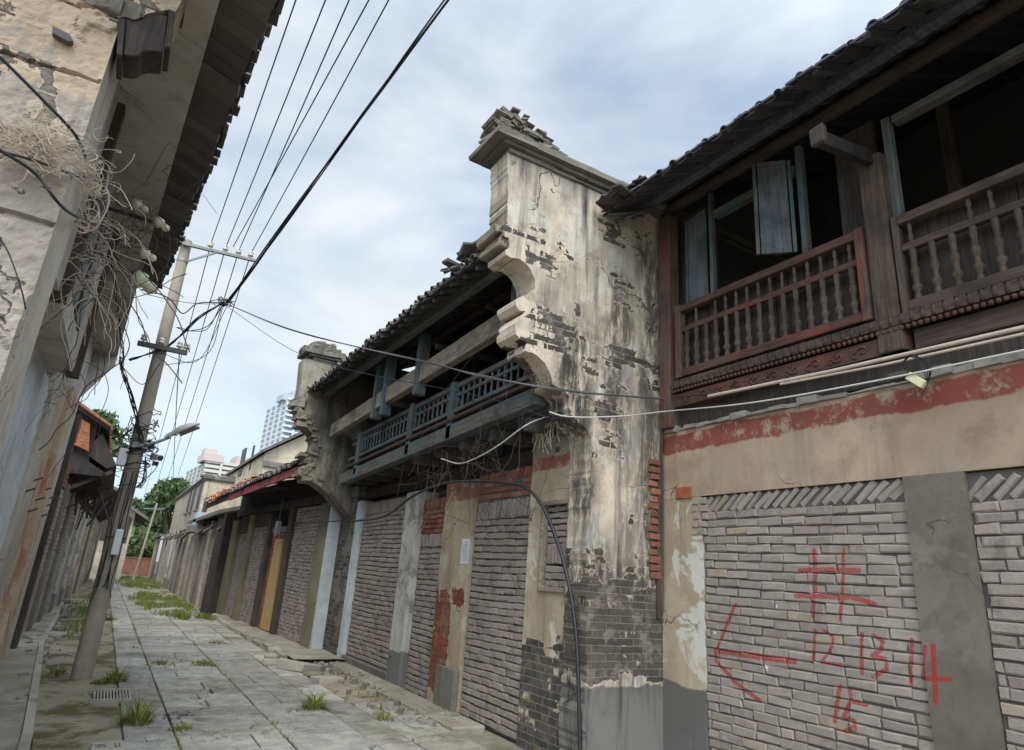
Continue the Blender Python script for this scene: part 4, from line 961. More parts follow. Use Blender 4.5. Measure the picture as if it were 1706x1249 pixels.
for px_, py_ in ((332, 822), (322, 826), (315, 830)):
    c = PX(px_, py_ + 6, x4); o = P4('window', MB().box(x4 - .03, x4 + .02, c.y - .4, c.y + .4, c.z - .55, c.z + .55), 'glass'); MB().box(x4 - .1, x4 - .031, c.y - .5, c.y + .5, c.z - .66, c.z - .56).build('sill', M['cap'], o)
# ground floor: a run of boarded openings and piers
y = 22.31; k_ = 0
while y < 52:
    wd = random.uniform(1.5, 2.4); e_ = y + wd; tp = random.uniform(2.5, 2.9)
    mb = MB(); lay(mb, x4 + .03, y + .16, e_ - .16, 0, tp, .085, .26, .15, 8, depth=.08) if y < 36 else mb.box(x4 + .03, x4 + .12, y + .16, e_ - .16, 0, tp)
    P4('brick_infill', mb, 'brick'); P4('pier', MB().box(x4 - .04, x4 + .3, y - .15, y + .15, 0, 2.94, jit=.02), random.choice(['cement', 'whitepil', 'stucco']))
    y = e_
P4('front_wall', MB().box(x4 + .14, x4 + .4, 22.31, 52, 0, 2.948), 'stucco')
for i in range(12):
    yy = 22.5 + i * 2.4 + random.uniform(-.5, .5); P4('awning_stub', MB().beam((x4 + .1, yy, 2.85), (x4 - random.uniform(.2, .45), yy + .1, 2.55 + random.uniform(-.1, .1)), .5, .05), 'cap')
c = PX(326, 866, x4 - .3)
ac = thing('window_ledge_box', 'grey concrete ledge with a pale box and dark opening on the stucco house front', 'ledge', (x4, c.y, c.z))
MB().box(x4 - .5, x4 - .002, c.y - .9, c.y + .9, c.z - .5, c.z - .25, jit=.02).build('ledge', M['cap'], ac); MB().box(x4 - .35, x4 - .05, c.y - .5, c.y + .5, c.z - .249, c.z + .3).build('box', M['tg'], ac)
MB().box(x4 - .1, x4 - .01, c.y - .4, c.y + .4, c.z + .32, c.z + .9).build('opening', M['glass'], ac)
B4b = thing('far_house', 'plain grey one storey house at the far right end of the street', 'house', (4, 44, 0))
MB().box(x4 + .12, 8, 52.1, 60, 0, 2.9).build('wall', M['stucco'], B4b); MB().box(x4 - .1, 8, 52, 60.2, 2.91, 3.1).build('roof', M['tile'], B4b)
# gabled house set back behind the low shop
B5 = thing('gabled_house', 'pale gabled house with a small dark window rising behind the low shop', 'house', (7, 28, 0))
Yg = 25.5
cn = PY(433, 800, Yg); ev = PY(428, 750, Yg); rd = PY(520, 712, Yg); rgx = rd.x + 1.8; rgz = rd.z + (rd.z - ev.z) / (rd.x - ev.x) * 1.8
MB().prism([(cn.x, 2.0), (rgx * 2 - cn.x, 2.0), (rgx * 2 - cn.x, ev.z - .05), (rgx, rgz - .1), (cn.x, ev.z - .05)], 1, Yg, 36).build('wall', M['stuccoy'], B5)
dxr = .14; slp = (rgz - ev.z) / (rgx - cn.x)
mb = MB(); mb.prism([(cn.x - dxr, ev.z - dxr * slp + .02), (rgx, rgz + .02), (2 * rgx - cn.x + dxr, ev.z - dxr * slp + .02), (2 * rgx - cn.x + dxr, ev.z - dxr * slp + .16), (rgx, rgz + .2), (cn.x - dxr, ev.z - dxr * slp + .13)], 1, Yg - .35, 36.4)
mb.build('roof', M['tile'], B5)
MB().box(cn.x - .012, 2 * rgx - cn.x, Yg - .1, Yg - .002, ev.z - .55, ev.z - .35).build('string_course', M['cap'], B5)
MB().prism([(cn.x + 2.2, ev.z - .34), (2 * rgx - cn.x, ev.z - .34), (2 * rgx - cn.x, ev.z), (rgx, rgz - .25), (cn.x + 2.2, ev.z + (2.2) * slp - .25)], 1, Yg - .03, Yg - .002).build('gable_infill', M['gable'], B5)
MB().box(cn.x + .25, cn.x + 4.5, Yg - .04, Yg - .002, ev.z - 1.6, ev.z - .7).build('wall_panel', M['stucco'], B5)
c = PX(404, 770, cn.x); MB().box(cn.x - .04, cn.x + .02, c.y - .45, c.y + .45, c.z - .6, c.z + .6).build('window', M['glass'], B5)
c = PX(420, 762, cn.x); MB().box(cn.x - .03, cn.x + .02, c.y - .12, c.y + .12, c.z - .5, c.z + .5).build('slit_window', M['glass'], B5)
# ================================================================== LEFT, NEAR: concrete-eaved house
random.seed(66)
L1 = thing('corner_house', 'near left house with peeling tan end wall, deep grey concrete soffit and dark tiled eave', 'house', (-1.2, 8, 0))
def PL(name, mb, mat, par=None, bevel=0): return mb.build(name, M[mat], par or L1, bevel)
YL = 3.9; xc = -.60
# end wall with bared stone courses: relief grid
def relief(x0, x1, z0, z1, y, res, name, mat):
    nx, nz = int((x1 - x0) / res), int((z1 - z0) / res); vs = []
    for j in range(nz + 1):
        for i in range(nx + 1):
            x, z = x0 + (x1 - x0) * i / nx, z0 + (z1 - z0) * j / nz
            n1 = mnoise.fractal(Vector((x * 1.3, z * 1.3, 4.2)), .9, 2.1, 5); n2 = mnoise.fractal(Vector((x * 5, z * 5, 1.2)), .8, 2, 4)
            ss = lambda a, b, v: max(0, min(1, (v - a) / (b - a)))
            d = .012 * n2 + .006 * mnoise.fractal(Vector((x * 18, z * 18, 2)), .8, 2, 3) + .022 * ss(.1, .16, n1 + .3 * n2) + .018 * ss(.4, .46, n1 + .2 * n2)
            # thin shadow gaps between courses
            row = z + .06 * mnoise.noise(Vector((x * 1.1, z * .4, 7)))
            if abs((row / .46) % 1 - .5) > .48 and mnoise.noise(Vector((x * .9, z * .9, 2))) > -.1: d -= .03
            vs.append((x, y + .0 - d if i < nx else y, z))
    w_ = nx + 1
    return PL(name, MB().add(vs, [(j * w_ + i, j * w_ + i + 1, (j + 1) * w_ + i + 1, (j + 1) * w_ + i) for j in range(nz) for i in range(nx)]), mat)
relief(-2.6, xc, 1.2, 5.6, YL, .0125, 'end_wall', 'lefttan')
PL('return_wall', MB().box(-3.2, xc, YL + .045, 4.42, -.1, 5.6, jit=.003), 'leftret')
hq = PY(105, 62, YL - .02)
mb = MB(); mb.prism([(hq.x - .052, hq.z + .022), (hq.x + .03, hq.z + .012), (hq.x + .055, hq.z - .02), (hq.x + .035, hq.z - .035), (hq.x - .045, hq.z - .02)], 1, YL - .055, YL - .012); PL('putlog_hole_shade', mb, 'interior')  # dark plug on the wall face, its tone standing in for the hole's shade
# corbel at the corner and the jutting wall above it
def q2(*p): return [(PY(a, b, YL).x, PY(a, b, YL).z) for a, b in p]
mb = MB(); mb.prism(q2((194, 95), (204, 97), (209, 36), (197, 33)), 1, YL - .03, 4.12); mb.prism(q2((206, 92), (222, 95), (232, 94), (238, 88), (252, 86), (272, 88), (279, 27), (258, 24), (244, 27), (236, 33), (224, 37), (210, 32)), 1, YL - .01, 4.12); mb.prism(q2((274, 83), (284, 84), (292, 24), (281, 20)), 1, YL - .03, 4.12)
PL('corbel', mb, 'dark', bevel=.006)
a = q2((194, 33), (209, 31), (224, 36), (236, 32), (244, 26), (258, 23), (281, 19), (292, 23), (300, 8)); a += [(a[-1][0] + .02, 5.5), (xc - .002, 5.5)]
PL('upper_end_wall', MB().prism([a[0]] + a[1:], 1, YL - .02, 4.2), 'lefttan')
# soffit, upper wall, far wing
zs = 5.2
so_in = lambda y: -.72
oA, oB = PZ(366, 0, zs), PZ(192, 604, zs)
oo = lambda y: oA.x + (oB.x - oA.x) * (y - oA.y) / (oB.y - oA.y)
PL('soffit_slab', MB().prism([(-2.5, 4.45), (-.335, 4.45), (-.335, 3.0), (oo(3.0), 3.0), (oo(14.0), 14.0), (-2.5, 14.0)], 2, zs, zs + .14), 'leftgrey')
PL('upper_wall', MB().box(-1.3, -.72, 4.43, 8.4, 3.45, zs - .002), 'leftgrey'); PL('upper_wall', MB().box(-1.5, -1.0, 8.41, 13.98, 3.6, zs - .002), 'leftgrey')
wp = [PY(192, 604, 14.0), PY(120, 670, 14.0)]
PL('wing_wall', MB().prism([(-1.6, 3.3), (wp[1].x, wp[1].z), (wp[0].x, wp[0].z), (oo(14.0) + .0, zs + .12), (-1.6, zs + .12)], 1, 14.001, 14.25), 'leftgrey')
for i in range(1):
    y0 = 6.2 + i * 2.5; o = PL('window', MB().box(-.735, -.705, y0, y0 + 1.3, 3.7, 4.75), 'glass'); MB().box(-.74, -.69, y0 + .6, y0 + .66, 3.7, 4.75).build('frame', M['woodz'], o)
for y in (5.7, 8.3): PL('post', MB().box(-.78, -.66, y - .07, y + .07, 3.4, zs - .004), 'woodz')
# ground floor front
PL('front_wall', MB().box(-1.4, -.98, 4.43, 9.2, -.1, 3.449), 'white')
PL('pilaster', MB().box(-1.4, -.93, 9.21, 10.1, -.1, 3.7), 'leftret', bevel=.01); PL('pilaster', MB().box(-1.4, -.97, 10.11, 11.2, -.1, 3.8), 'orange_pil', bevel=.01)
PL('pilaster', MB().box(-1.4, -.91, 11.21, 12.2, -.1, 3.9), 'orange_pil', bevel=.01); PL('pilaster', MB().box(-1.4, -.96, 12.21, 13.5, -.1, 4.0), 'leftgrey', bevel=.01)
PL('post', MB().box(-1.2, -.88, 13.51, 13.8, -.1, 3.9), 'woodz')
mb = MB()
for i in range(9): mb.beam((-.94, 9.3 + i * .5, 2.2 + .2 * math.sin(i * 2.1)), (-.86, 9.3 + i * .5 + .06, 2.25 + .2 * math.sin(i * 2.1)), .03, .02)
PL('nail_batten', mb, 'iron')
# dark eave with tiles (edge rises above the street)
eA, eB = PZ(463, 0, 5.32), PZ(265, 480, 5.32)
eo = lambda y: eA.x + (eB.x - eA.x) * (y - eA.y) / (eB.y - eA.y)
mb = MB(); y = 3.0; n_ = 0
while y < 10.2:
    e_ = y + random.uniform(.08, .12)
    s_ = eo(y) + random.uniform(-.015, .015) - (.05 if n_ % 11 == 0 else 0)
    zb = 5.33 + random.uniform(0, .015)
    mb.add([(s_, y, zb), (s_, e_ - .012, zb), (-1.2, e_ - .012, zb + .45), (-1.2, y, zb + .45), (s_, y, zb + .03), (s_, e_ - .012, zb + .03), (-1.2, e_ - .012, zb + .48), (-1.2, y, zb + .48)],
           [(0, 3, 2, 1), (4, 5, 6, 7), (0, 1, 5, 4), (1, 2, 6, 5), (2, 3, 7, 6), (3, 0, 4, 7)]); y = e_; n_ += 1
PL('eave_boards', mb, 'eave')
mb = MB(); y = 3.0
while y < 10.25:
    x = eo(y) + .035 + random.uniform(-.02, .02); k = random.uniform(.6, 1.0)
    mb.box(x - .16, x + .0, y, y + random.uniform(.1, .16), 5.37, 5.39, (k, k, k), .008); mb.box(-1.3, x - .03, y, y + .15, 5.45, 5.47, (k, k, k), .012, Matrix.Rotation(.3, 3, 'Y')); y += .155
PL('roof', mb, 'tile')
ra = None
for i in range(22):
    y = 3.2 + i * .32
    if ra is None: ra = MB().beam((-.0, y, 5.35), (-1.1, y, 5.8), .05, .035).build('rafter', M['eave'], L1)
    else: dup_part(ra, L1, (eo(y) - eo(3.2) - .05, i * .32, 0))
PL('batten', MB().beam((eo(3) - .07, 3, 5.315), (eo(10.2) - .07, 10.2, 5.315), .03, .025), 'woodg')
PL('roof', MB().box(-4, -1.2, 4, 14.2, 5.75, 5.9), 'tile')
# ================================================================== LEFT, FAR houses
random.seed(77)
L2 = thing('ruined_house', 'derelict left house with orange brick gable and dark collapsing timber eave over grey bricked openings', 'house', (-1.5, 19, 0))
def P5(name, mb, mat, par=None, bevel=0): return mb.build(name, M[mat], par or L2, bevel)
x2 = lambda y: -.98 + (y - 14.3) * .016
def seg2(y0, y1, z0, z1, d0, d1):
    return MB().prism([(x2(y0) - d1, y0), (x2(y0) - d0, y0), (x2(y1) - d0, y1), (x2(y1) - d1, y1)], 2, z0, z1)
def lay2(mb, y0, y1, z0, z1, **k):
    n0 = len(mb.v); kw = dict(row=.09, length=.28, depth=.08); kw.update(k); lay(mb, 0, y0, y1, z0, z1, **kw)
    for i in range(n0, len(mb.v)): v = mb.v[i]; mb.v[i] = (x2(v[1]) - .03 - v[0], v[1], v[2])
    for i in range(len(mb.f)): mb.f[i] = mb.f[i][::-1] if min(mb.f[i]) >= n0 else mb.f[i]
    return mb
P5('backing', seg2(14.3, 27, 0, 3.3, .12, .4), 'mortar')
ys_ = [(14.45, 16.2), (16.7, 18.1), (18.6, 20.8), (21.3, 23.6), (24.2, 26.4)]
for i, (a_, b_) in enumerate(ys_):
    P5('brick_infill', lay2(MB(), a_, b_, .05, 2.75 + .1 * math.sin(i), red=False), 'brick')
    P5('pier', seg2(b_ + .01, (ys_[i + 1][0] if i < 4 else 27) - .01, 0, 2.9, -.02, .3), random.choice(['cement', 'leftret', 'whitepil', 'pier_dark']))
P5('brick_infill', lay2(MB(), 14.45, 16.2, 2.8, 3.3, red=True), 'rbrick')
Yo = 17.0
g_ = [(100, 676), (150, 706), (148, 752), (128, 742), (100, 730)]
gp = [(PY(a, b, Yo).x, PY(a, b, Yo).z) for a, b in g_]; gp[0] = (gp[0][0] - .6, gp[0][1] + .25); gp[-1] = (gp[-1][0] - .6, gp[-1][1])
P5('gable_panel', MB().prism(gp, 1, Yo, Yo + .12), 'gable')
P5('back_wall', MB().box(-2.6, -.75, Yo + .14, 24, 3.36, 4.6), 'black')
rp = [PY(104, 672, Yo), PY(182, 718, Yo), PY(196, 775, Yo)]
d2 = (rp[0] - rp[1]).normalized(); up_ = rp[1] - d2 * .02
P5('roof_boards', MB().prism([(rp[0].x - 1.2, rp[0].z + .75), (rp[1].x, rp[1].z), (rp[1].x + .02, rp[1].z + .05), (rp[0].x - 1.2, rp[0].z + .83)], 1, Yo - .08, 26), 'dark')
mb = MB()
for i in range(36):
    y = Yo - .1 + i * .26; k = random.uniform(.6, 1.1); mb.beam((rp[1].x + random.uniform(-.02, .06), y, rp[1].z + .1), (rp[0].x - 1.2, y, rp[0].z + .9), .17, .05, col=(k, k, k))
P5('roof', mb, 'rtile')
P5('upper_wall', MB().prism([(rp[1].x - .12, rp[1].z - .05), (rp[2].x - .02, rp[2].z), (rp[2].x - .2, rp[2].z - .08), (gp[1][0] - .0, gp[2][1])], 1, Yo + .13, 24), 'dark')
P5('floor_slab', MB().prism([(-1.6, 3.35), (PY(150, 752, Yo).x, 3.5), (rp[2].x - .2, 3.3), (rp[2].x - .25, 3.2), (-1.6, 3.2)], 1, Yo + .05, 24.5), 'black')
for i in range(18):
    mb = MB(); y = random.uniform(17, 23.5); x = random.uniform(-.95, -.2); z = random.uniform(2.7, 3.6); d = Vector((random.uniform(-.5, .5), random.uniform(-.6, .6), random.uniform(-1, -.2))).normalized() * random.uniform(.4, 1.0)
    mb.beam((x, y, z), Vector((x, y, z)) + d, random.uniform(.03, .06), random.uniform(.02, .05))
    P5('hanging_timber', mb, 'dark')
for i in range(8):
    y = 17.2 + i * .8; P5('strut', MB().beam((-.95, y, 2.9), (-.25, y, 3.35), .07, .08), 'wood')
L3 = thing('brick_row_house', 'low left row house with pale piers, grey bricks and one orange painted pier', 'house', (-1, 34, 0))
def P6(name, mb, mat, par=None, bevel=0): return mb.build(name, M[mat], par or L3, bevel)
P6('backing', seg2(27.01, 46, 0, 3.2, .12, .5), 'mortar'); y = 27.2
mats = ['orange_pil', 'cement', 'leftret', 'orange_pil', 'stucco', 'whitepil', 'cement', 'stucco', 'stucco', 'stucco', 'stucco']
for i in range(8):
    P6('brick_infill', lay2(MB(), y, y + 1.6, .05, 2.6, row=.11, length=.34), 'brick'); P6('pier', seg2(y + 1.62, y + 2.2, 0, 3.0, -.03, .3), mats[i]); y += 2.25
P6('upper_wall', seg2(27.1, 46, 3.21, 3.9, .05, .4), 'stucco')
P6('roof', MB().prism([(-3.5, 5.0), (-.1, 3.7), (-.08, 3.8), (-3.5, 5.15)], 1, 27, 46), 'tile')
for i in range(14): y = 28 + i * 1.2; P6('bracket', MB().beam((-.9, y, 3.0), (-.2, y + random.uniform(-.3, .3), 3.55), .1, .1), 'dark')
L4 = thing('white_gable_house', 'pale streaked house with terracotta roof jutting into the far left of the street', 'house', (0, 51, 0))
Y4 = 49.0
c1, c2 = PY(247, 800, Y4), PY(196, 966, Y4); cw = PY(205, 950, Y4)
wl_ = PY(186, 850, Y4).x; wr = PY(240, 866, Y4).x
hz = PY(238, 878, Y4).z
MB().box(-3.2, 1.15, Y4, 58, 0, hz).build('wall', M['stucco'], L4)
ap = PY(212, 842, Y4)
MB().prism([(-4, hz - .3), (-1.6, hz + 2.3), (1.15, hz + .9), (1.15, hz + .01), (-3.2, hz + .01)], 1, Y4 + .1, 58).build('gable', M['stucco'], L4)
MB().prism([(-1.6, hz + 2.35), (1.9, hz + .45), (1.92, hz + .6), (-1.6, hz + 2.6)], 1, Y4 - .5, 58.2).build('roof', M['tile'], L4)
MB().prism([(-.9, hz + 1.5), (1.0, hz + .5), (1.0, hz - 1.1), (-.9, hz - 1.0)], 1, Y4 - .02, Y4 + .02).build('window', M['dark'], L4)
bw = thing('brick_wall', 'low red brick wall closing the far end of the street beneath the trees', 'wall', (3, 62, 0))
a_, b_ = PY(214, 958, 62), PY(252, 932, 62); MB().box(a_.x - 1, b_.x, 62, 62.3, -.1, b_.z).build('masonry', M['farbrick'], bw); MB().box(a_.x - 1.05, b_.x + .05, 61.96, 62.34, b_.z + .003, b_.z + .1).build('coping', M['rbrick'], bw)
bw = thing('brick_wall', 'pale pinkish wall end beside the far right of the street', 'wall', (4, 60.5, 0))
MB().box(2.85 + .9, 7, 61, 61.3, -.1, 2.6).build('masonry', M['stucco'], bw); MB().box(3.7, 7.05, 60.95, 61.35, 2.603, 2.7).build('coping', M['cap'], bw)
c = PY(270, 915, 50); sgn = thing('hanging_sign', 'small blank white sign board hanging near the far end of the right house row', 'sign', (c.x, 50, c.z))
MB().box(c.x - .22, c.x + .22, 49.98, 50.02, c.z - .8, c.z + .8).build('board', M['camw'], sgn); MB().beam((c.x, 50, c.z + .85), (x4, 50.1, c.z + .85), .05, .05).build('bracket', M['iron'], sgn); MB().box(c.x + .3, c.x + 1.2, 49.9, 50.6, c.z - .9, c.z + 1.3).build('dark_box', M['dark'], sgn)
# ================================================================== towers on the skyline
def tower(name, label, loc, rot, sx, sy, h, wall, wall2, floors, nc, ncs, top):
    t = thing(name, label, 'building', (0, 0, 0)); R_ = Matrix.Rotation(rot, 3, 'Z'); L_ = Vector(loc)
    tr = lambda v: tuple(L_ + R_ @ Vector(v))
    def bl(nm, x0, x1, y0, y1, z0, z1, mat, par=None):
        m_ = MB().box(x0, x1, y0, y1, z0, z1); m_.v = [tr(v) for v in m_.v]; return m_.build(nm, M[mat], par or t)
    bl('block', 0, sx, 0, sy, 0, h, wall)
    for (a, b, c_, d_, e_) in top: bl('roof_block', a, b, c_, d_, h + .01, h + e_, wall2)
    fh = h / floors; z0w = None; protos = {}
    lo = int(floors * .45)
    for f in range(lo, floors):
        z = f * fh + fh * .3
        for i in range(nc):
            x = sx * (i + .5) / nc
            k = ('f', i)
            if k not in protos: protos[k] = (bl('window', x - sx / nc * .3, x + sx / nc * .3, -.15, .05, z, z + fh * .5, 'tglass'), z)
            else: dup_part(protos[k][0], t, (0, 0, z - protos[k][1]))
        for i in range(ncs):
            y = sy * (i + .5) / ncs; k = ('s', i)
            if k not in protos: protos[k] = (bl('window', -.15, .05, y - sy / ncs * .25, y + sy / ncs * .25, z, z + fh * .5, 'tglass'), z)
            else: dup_part(protos[k][0], t, (0, 0, z - protos[k][1]))
    p = None
    for f in range(lo, floors + 1):
        z = f * fh
        if p is None: p = (bl('floor_band', -.4, sx * .98, -.9, -.16, z - .35, z + .25, wall), z)
        else: dup_part(p[0], t, (0, 0, z - p[1]))
    q = None
    for i in range(1, nc, 2):
        x = sx * i / nc; bl('fin', x - .25, x + .25, -1.0, -.17, h * .45, h + .4, wall)
    return t
c = PY(480, 664, 190)
tower('white_tower', 'tall white high rise tower with balcony bands standing far behind the gabled house', (c.x, 190, 0), math.radians(6), 17, 20, c.z, 'tw', 'tg', 30, 6, 4, [(2, 12, 3, 15, 3.5), (-1.0, 3, 2, 8, 1.8)])
c = PY(345, 768, 150); 
tower('apartment_block', 'pink and cream apartment block with stepped roof rising behind the stucco house', (c.x, 150, 0), math.radians(4), 17, 24, c.z, 'tc', 'tp', 22, 6, 5, [(-1, 3, -1.2, 6, 1.5), (6, 11, 1, 8, 2.2), (-.5, 2, 2, 6, 3.0)])
# ================================================================== TREES
random.seed(88)
def tree(name, label, base, h, rad, nl, ls, lo=.35, squash=1.0, group='trees beyond the end of the street'):
    t = thing(name, label, 'tree', base, group); b = Vector(base); mb = MB()
    mb.tube([b, b + Vector((.1 * rad, .05, h * .3)), b + Vector((-.05 * rad, 0, h * .6)), b + Vector((.05 * rad, .1, h * .85))], rad * .085, 8, rad * .025)
    cl = []
    nb = 13
    for i in range(nb):
        an = random.random() * 6.28; rr = rad * math.sqrt(random.random()) * .85; zz = h * (lo + (1 - lo) * random.random() ** .8)
        rr *= math.sin(math.pi * min(.97, max(.12, (zz / h - lo) / (1.02 - lo) * .8 + .2))) ** .6
        c = b + Vector((math.cos(an) * rr, math.sin(an) * rr, zz)); cl.append((c, rad * random.uniform(.22, .42)))
        mb.tube([b + Vector((0, 0, h * random.uniform(.25, .55))), (b + Vector((0, 0, h * .5))).lerp(c, .5) + Vector((0, 0, -.2)), c], rad * .03, 5, rad * .008)
    mb.build('trunk', M['bark'], t)
    mb = MB()
    for i in range(nl):
        c, r = random.choice(cl); d = Vector((random.gauss(0, 1), random.gauss(0, 1), random.gauss(0, .8))); d = d.normalized() * r * random.random() ** .4
        p = c + d; u = Vector((random.gauss(0, 1), random.gauss(0, 1), random.gauss(0, .6))).normalized(); v = u.orthogonal().normalized(); v = (v * math.cos(i) + u.cross(v) * math.sin(i)); s_ = ls * random.uniform(.6, 1.4)
        k = random.uniform(.55, 1.35); w2 = u.cross(v)
        mb.add([p - v * s_, p + w2 * s_ * .45, p + v * s_, p - w2 * s_ * .45], [(0, 1, 2, 3)], (k * random.uniform(.9, 1.2), k, k * random.uniform(.7, 1)))
    mb.build('crown', M['leaf'], t)
    return t
def T(px_, top, Y, rad, nl, label, ls=.32, lo=.1, group='trees beyond the end of the street'):
    c = PY(px_, top, Y); tree('tree', label, (c.x, Y, 0), c.z, rad, nl, ls, lo, group=group)
T(228, 848, 84, 4.6, 5200, 'broad green tree over the red brick wall at the street end')
T(258, 872, 92, 4.6, 4600, 'rounded green tree at the middle of the street end gap')
T(294, 800, 76, 4.4, 5600, 'tall dark tree beside the stucco house at the street end')
T(278, 888, 70, 3.2, 3000, 'low bushy tree at the far right end of the street', .26, .02)
T(186, 836, 70, 4.4, 4200, 'green tree behind the white gabled house on the left')
T(252, 900, 66, 2.6, 2600, 'small tree just right of the red brick wall', .22, .02)
c = PY(180, 690, 34); tree('tree', 'tree crown peeping over the ruined left house roof', (c.x - .2, 34, 0), c.z, 1.5, 1500, .17, .7, group=None)
# ================================================================== utility pole, lamp, camera
random.seed(99)
YP = 10.8
up = thing('utility_pole', 'tall tapered concrete utility pole with steel crossarm and insulators, bundled wires around its middle', 'utility pole', (.09, YP, 0))
mb = MB().tube([(.085, YP, -.1), (.075, YP, 2), (.06, YP, 4), (.05, YP, 6.48)], .125, 20, .078); mb.build('shaft', M['concrete'], up)
MB().lathe([(.1, 0), (.104, .05)], (.06, YP, 4.6), 14).build('clamp', M['galv'], up); mb = MB().lathe([(.082, 0), (.088, .02), (.088, .07), (.08, .075)], (.052, YP, 6.08), 16); mb.build('clamp', M['galv'], up)
A1, A2 = Vector((-.1, YP - .12, 6.36)), PY(425, 434, YP - .12)
mb = MB().beam(A1, A2, .05, .05); mb.build('crossarm', M['galv'], up, .004)
mb = MB().beam((.13, YP - .12, 6.1), A1.lerp(A2, .5) + Vector((0, 0, -.02)), .03, .03); mb.build('brace', M['galv'], up)
INS = []
fi = None
for k in (.41, .60, .77, .93, .06):
    p = A1.lerp(A2, k) + Vector((0, 0, .025)); INS.append(p + Vector((0, 0, .1)))
    if fi is None: fi = (MB().lathe([(.012, 0), (.012, .03), (.045, .035), (.048, .06), (.03, .07), (.042, .085), (.036, .115), (.02, .125)], p, 12).build('insulator', M['porc'], up), p)
    else: dup_part(fi[0], up, p - fi[1])
B1_, B2_ = PY(229, 571, YP - .13), PY(312, 588, YP - .13)
MB().beam(B1_, B2_, .06, .07).build('crossarm', M['iron'], up)
INS2 = []
for k in (.1, .45, .82, .97): INS2.append(B1_.lerp(B2_, k) + Vector((0, 0, .08))); dup_part(fi[0], up, B1_.lerp(B2_, k) + Vector((0, 0, .03)) - fi[1]).scale = (.7, .7, .7) if False else (1, 1, 1)
# street lamp
LJ = PY(240, 745, YP); L0, L1_, L2_ = PY(252, 740, YP), PY(276, 731, YP), PY(334, 708, YP)
sl_ = thing('street_lamp', 'grey cobra head street lamp on a short arm fixed to the concrete utility pole', 'street lamp', (.2, YP, 3.1))
MB().tube([(.12, YP, L0.z - .06), L0, L1_, L1_.lerp(L2_, .12)], .022, 10).build('arm', M['galv'], sl_)
MB().box(.0, .2, YP - .16, YP + .14, L0.z - .1, L0.z - .02).build('clamp', M['galv'], sl_)
d = (L2_ - L1_); mb = MB(); rings = []; N_ = 14; upv = Vector((-d.z, 0, d.x)).normalized(); sd_ = Vector((0, 1, 0))
wd_ = [.03, .045, .05, .06, .085, .1, .112, .118, .12, .115, .1, .075, .04]; ht = [.03, .045, .05, .055, .07, .08, .085, .085, .08, .07, .055, .035, .015]
vs = []; n = 12
for i in range(13):
    c = L1_ + d * (i / 12)
    for k in range(n):
        a = 2 * math.pi * k / n; vs.append(c + sd_ * math.cos(a) * wd_[i] + upv * (math.sin(a) * ht[i] * (1 if math.sin(a) > 0 else .35) + .02))
mb.add(vs, [(i * n + k, i * n + (k + 1) % n, (i + 1) * n + (k + 1) % n, (i + 1) * n + k) for i in range(12) for k in range(n)] + [list(range(n)), list(range(12 * n, 13 * n))[::-1]], smooth=True)
mb.build('head', M['lamp'], sl_)
mb = MB(); vs = []
for i in range(9):
    c = L1_ + d * (.38 + .56 * i / 8); w_ = .095 * math.sin(math.pi * (.12 + .76 * i / 8)) + .01
    for k in range(7):
        a = math.pi + math.pi * k / 6; vs.append(c + sd_ * math.cos(a) * w_ + upv * (math.sin(a) * .04 - .008))
mb.add(vs, [(i * 7 + k, i * 7 + k + 1, (i + 1) * 7 + k + 1, (i + 1) * 7 + k) for i in range(8) for k in range(6)], smooth=True); mb.build('lens', M['lens'], sl_)
for k in (.12, .3):
    MB().box(*(lambda c: (c.x - .015, c.x + .015, YP - .1, YP - .06, c.z - .03, c.z + .02))(L1_ + d * k)).build('latch', M['galv'], sl_)
c = PY(262, 764, YP - .05); cm = thing('security_camera', 'small white security camera box on a bracket at the utility pole below the lamp', 'camera', (.2, YP, 2.9))
MB().tube([(.1, YP, c.z + .06), (.25, YP - .03, c.z + .1), c + Vector((-.03, 0, .06))], .014, 8).build('bracket', M['camw'], cm)
MB().beam(c + Vector((-.06, .12, .04)), c + Vector((.03, -.14, 0)), .085, .09).build('housing', M['camw'], cm, .01); MB().lathe([(.035, 0), (.035, .03)], c + Vector((.03, -.141, 0)), 12, axis=(.3, -1, -.15)).build('lens', M['glass'], cm); MB().box(c.x - .05, c.x + .03, YP - .12, YP, c.z - .1, c.z - .05).build('base', M['iron'], cm)
mb = MB().tube(crom([(.1, YP, c.z + .22), (.2, YP - .1, c.z + .16), (.34, YP - .06, c.z + .14), (.3, YP, c.z + .05)], 8), .009, 6); 
mb.build('lead', M['cable'], cm)
c = PY(205, 762, YP - .05); bx = thing('junction_box', 'pale junction box strapped to the left of the utility pole', 'junction box', c)
MB().box(c.x - .07, c.x + .05, YP - .15, YP + .05, c.z - .12, c.z + .12, jit=.006).build('case', M['camw'], bx, .01); MB().beam(c + Vector((.03, 0, .0)), (.08, YP, c.z - .02), .03, .05).build('strap', M['iron'], bx)
c = PY(195, 903, YP - .12); bx = thing('junction_box', 'grey plastic box strapped to the utility pole at head height', 'junction box', c)
MB().box(c.x - .05, c.x + .05, YP - .2, YP - .11, c.z - .17, c.z + .17, jit=.004).build('case', M['camw'], bx, .012); MB().lathe([(.128, 0), (.128, .02)], (.08, YP, c.z + .05), 16).build('strap', M['iron'], bx)
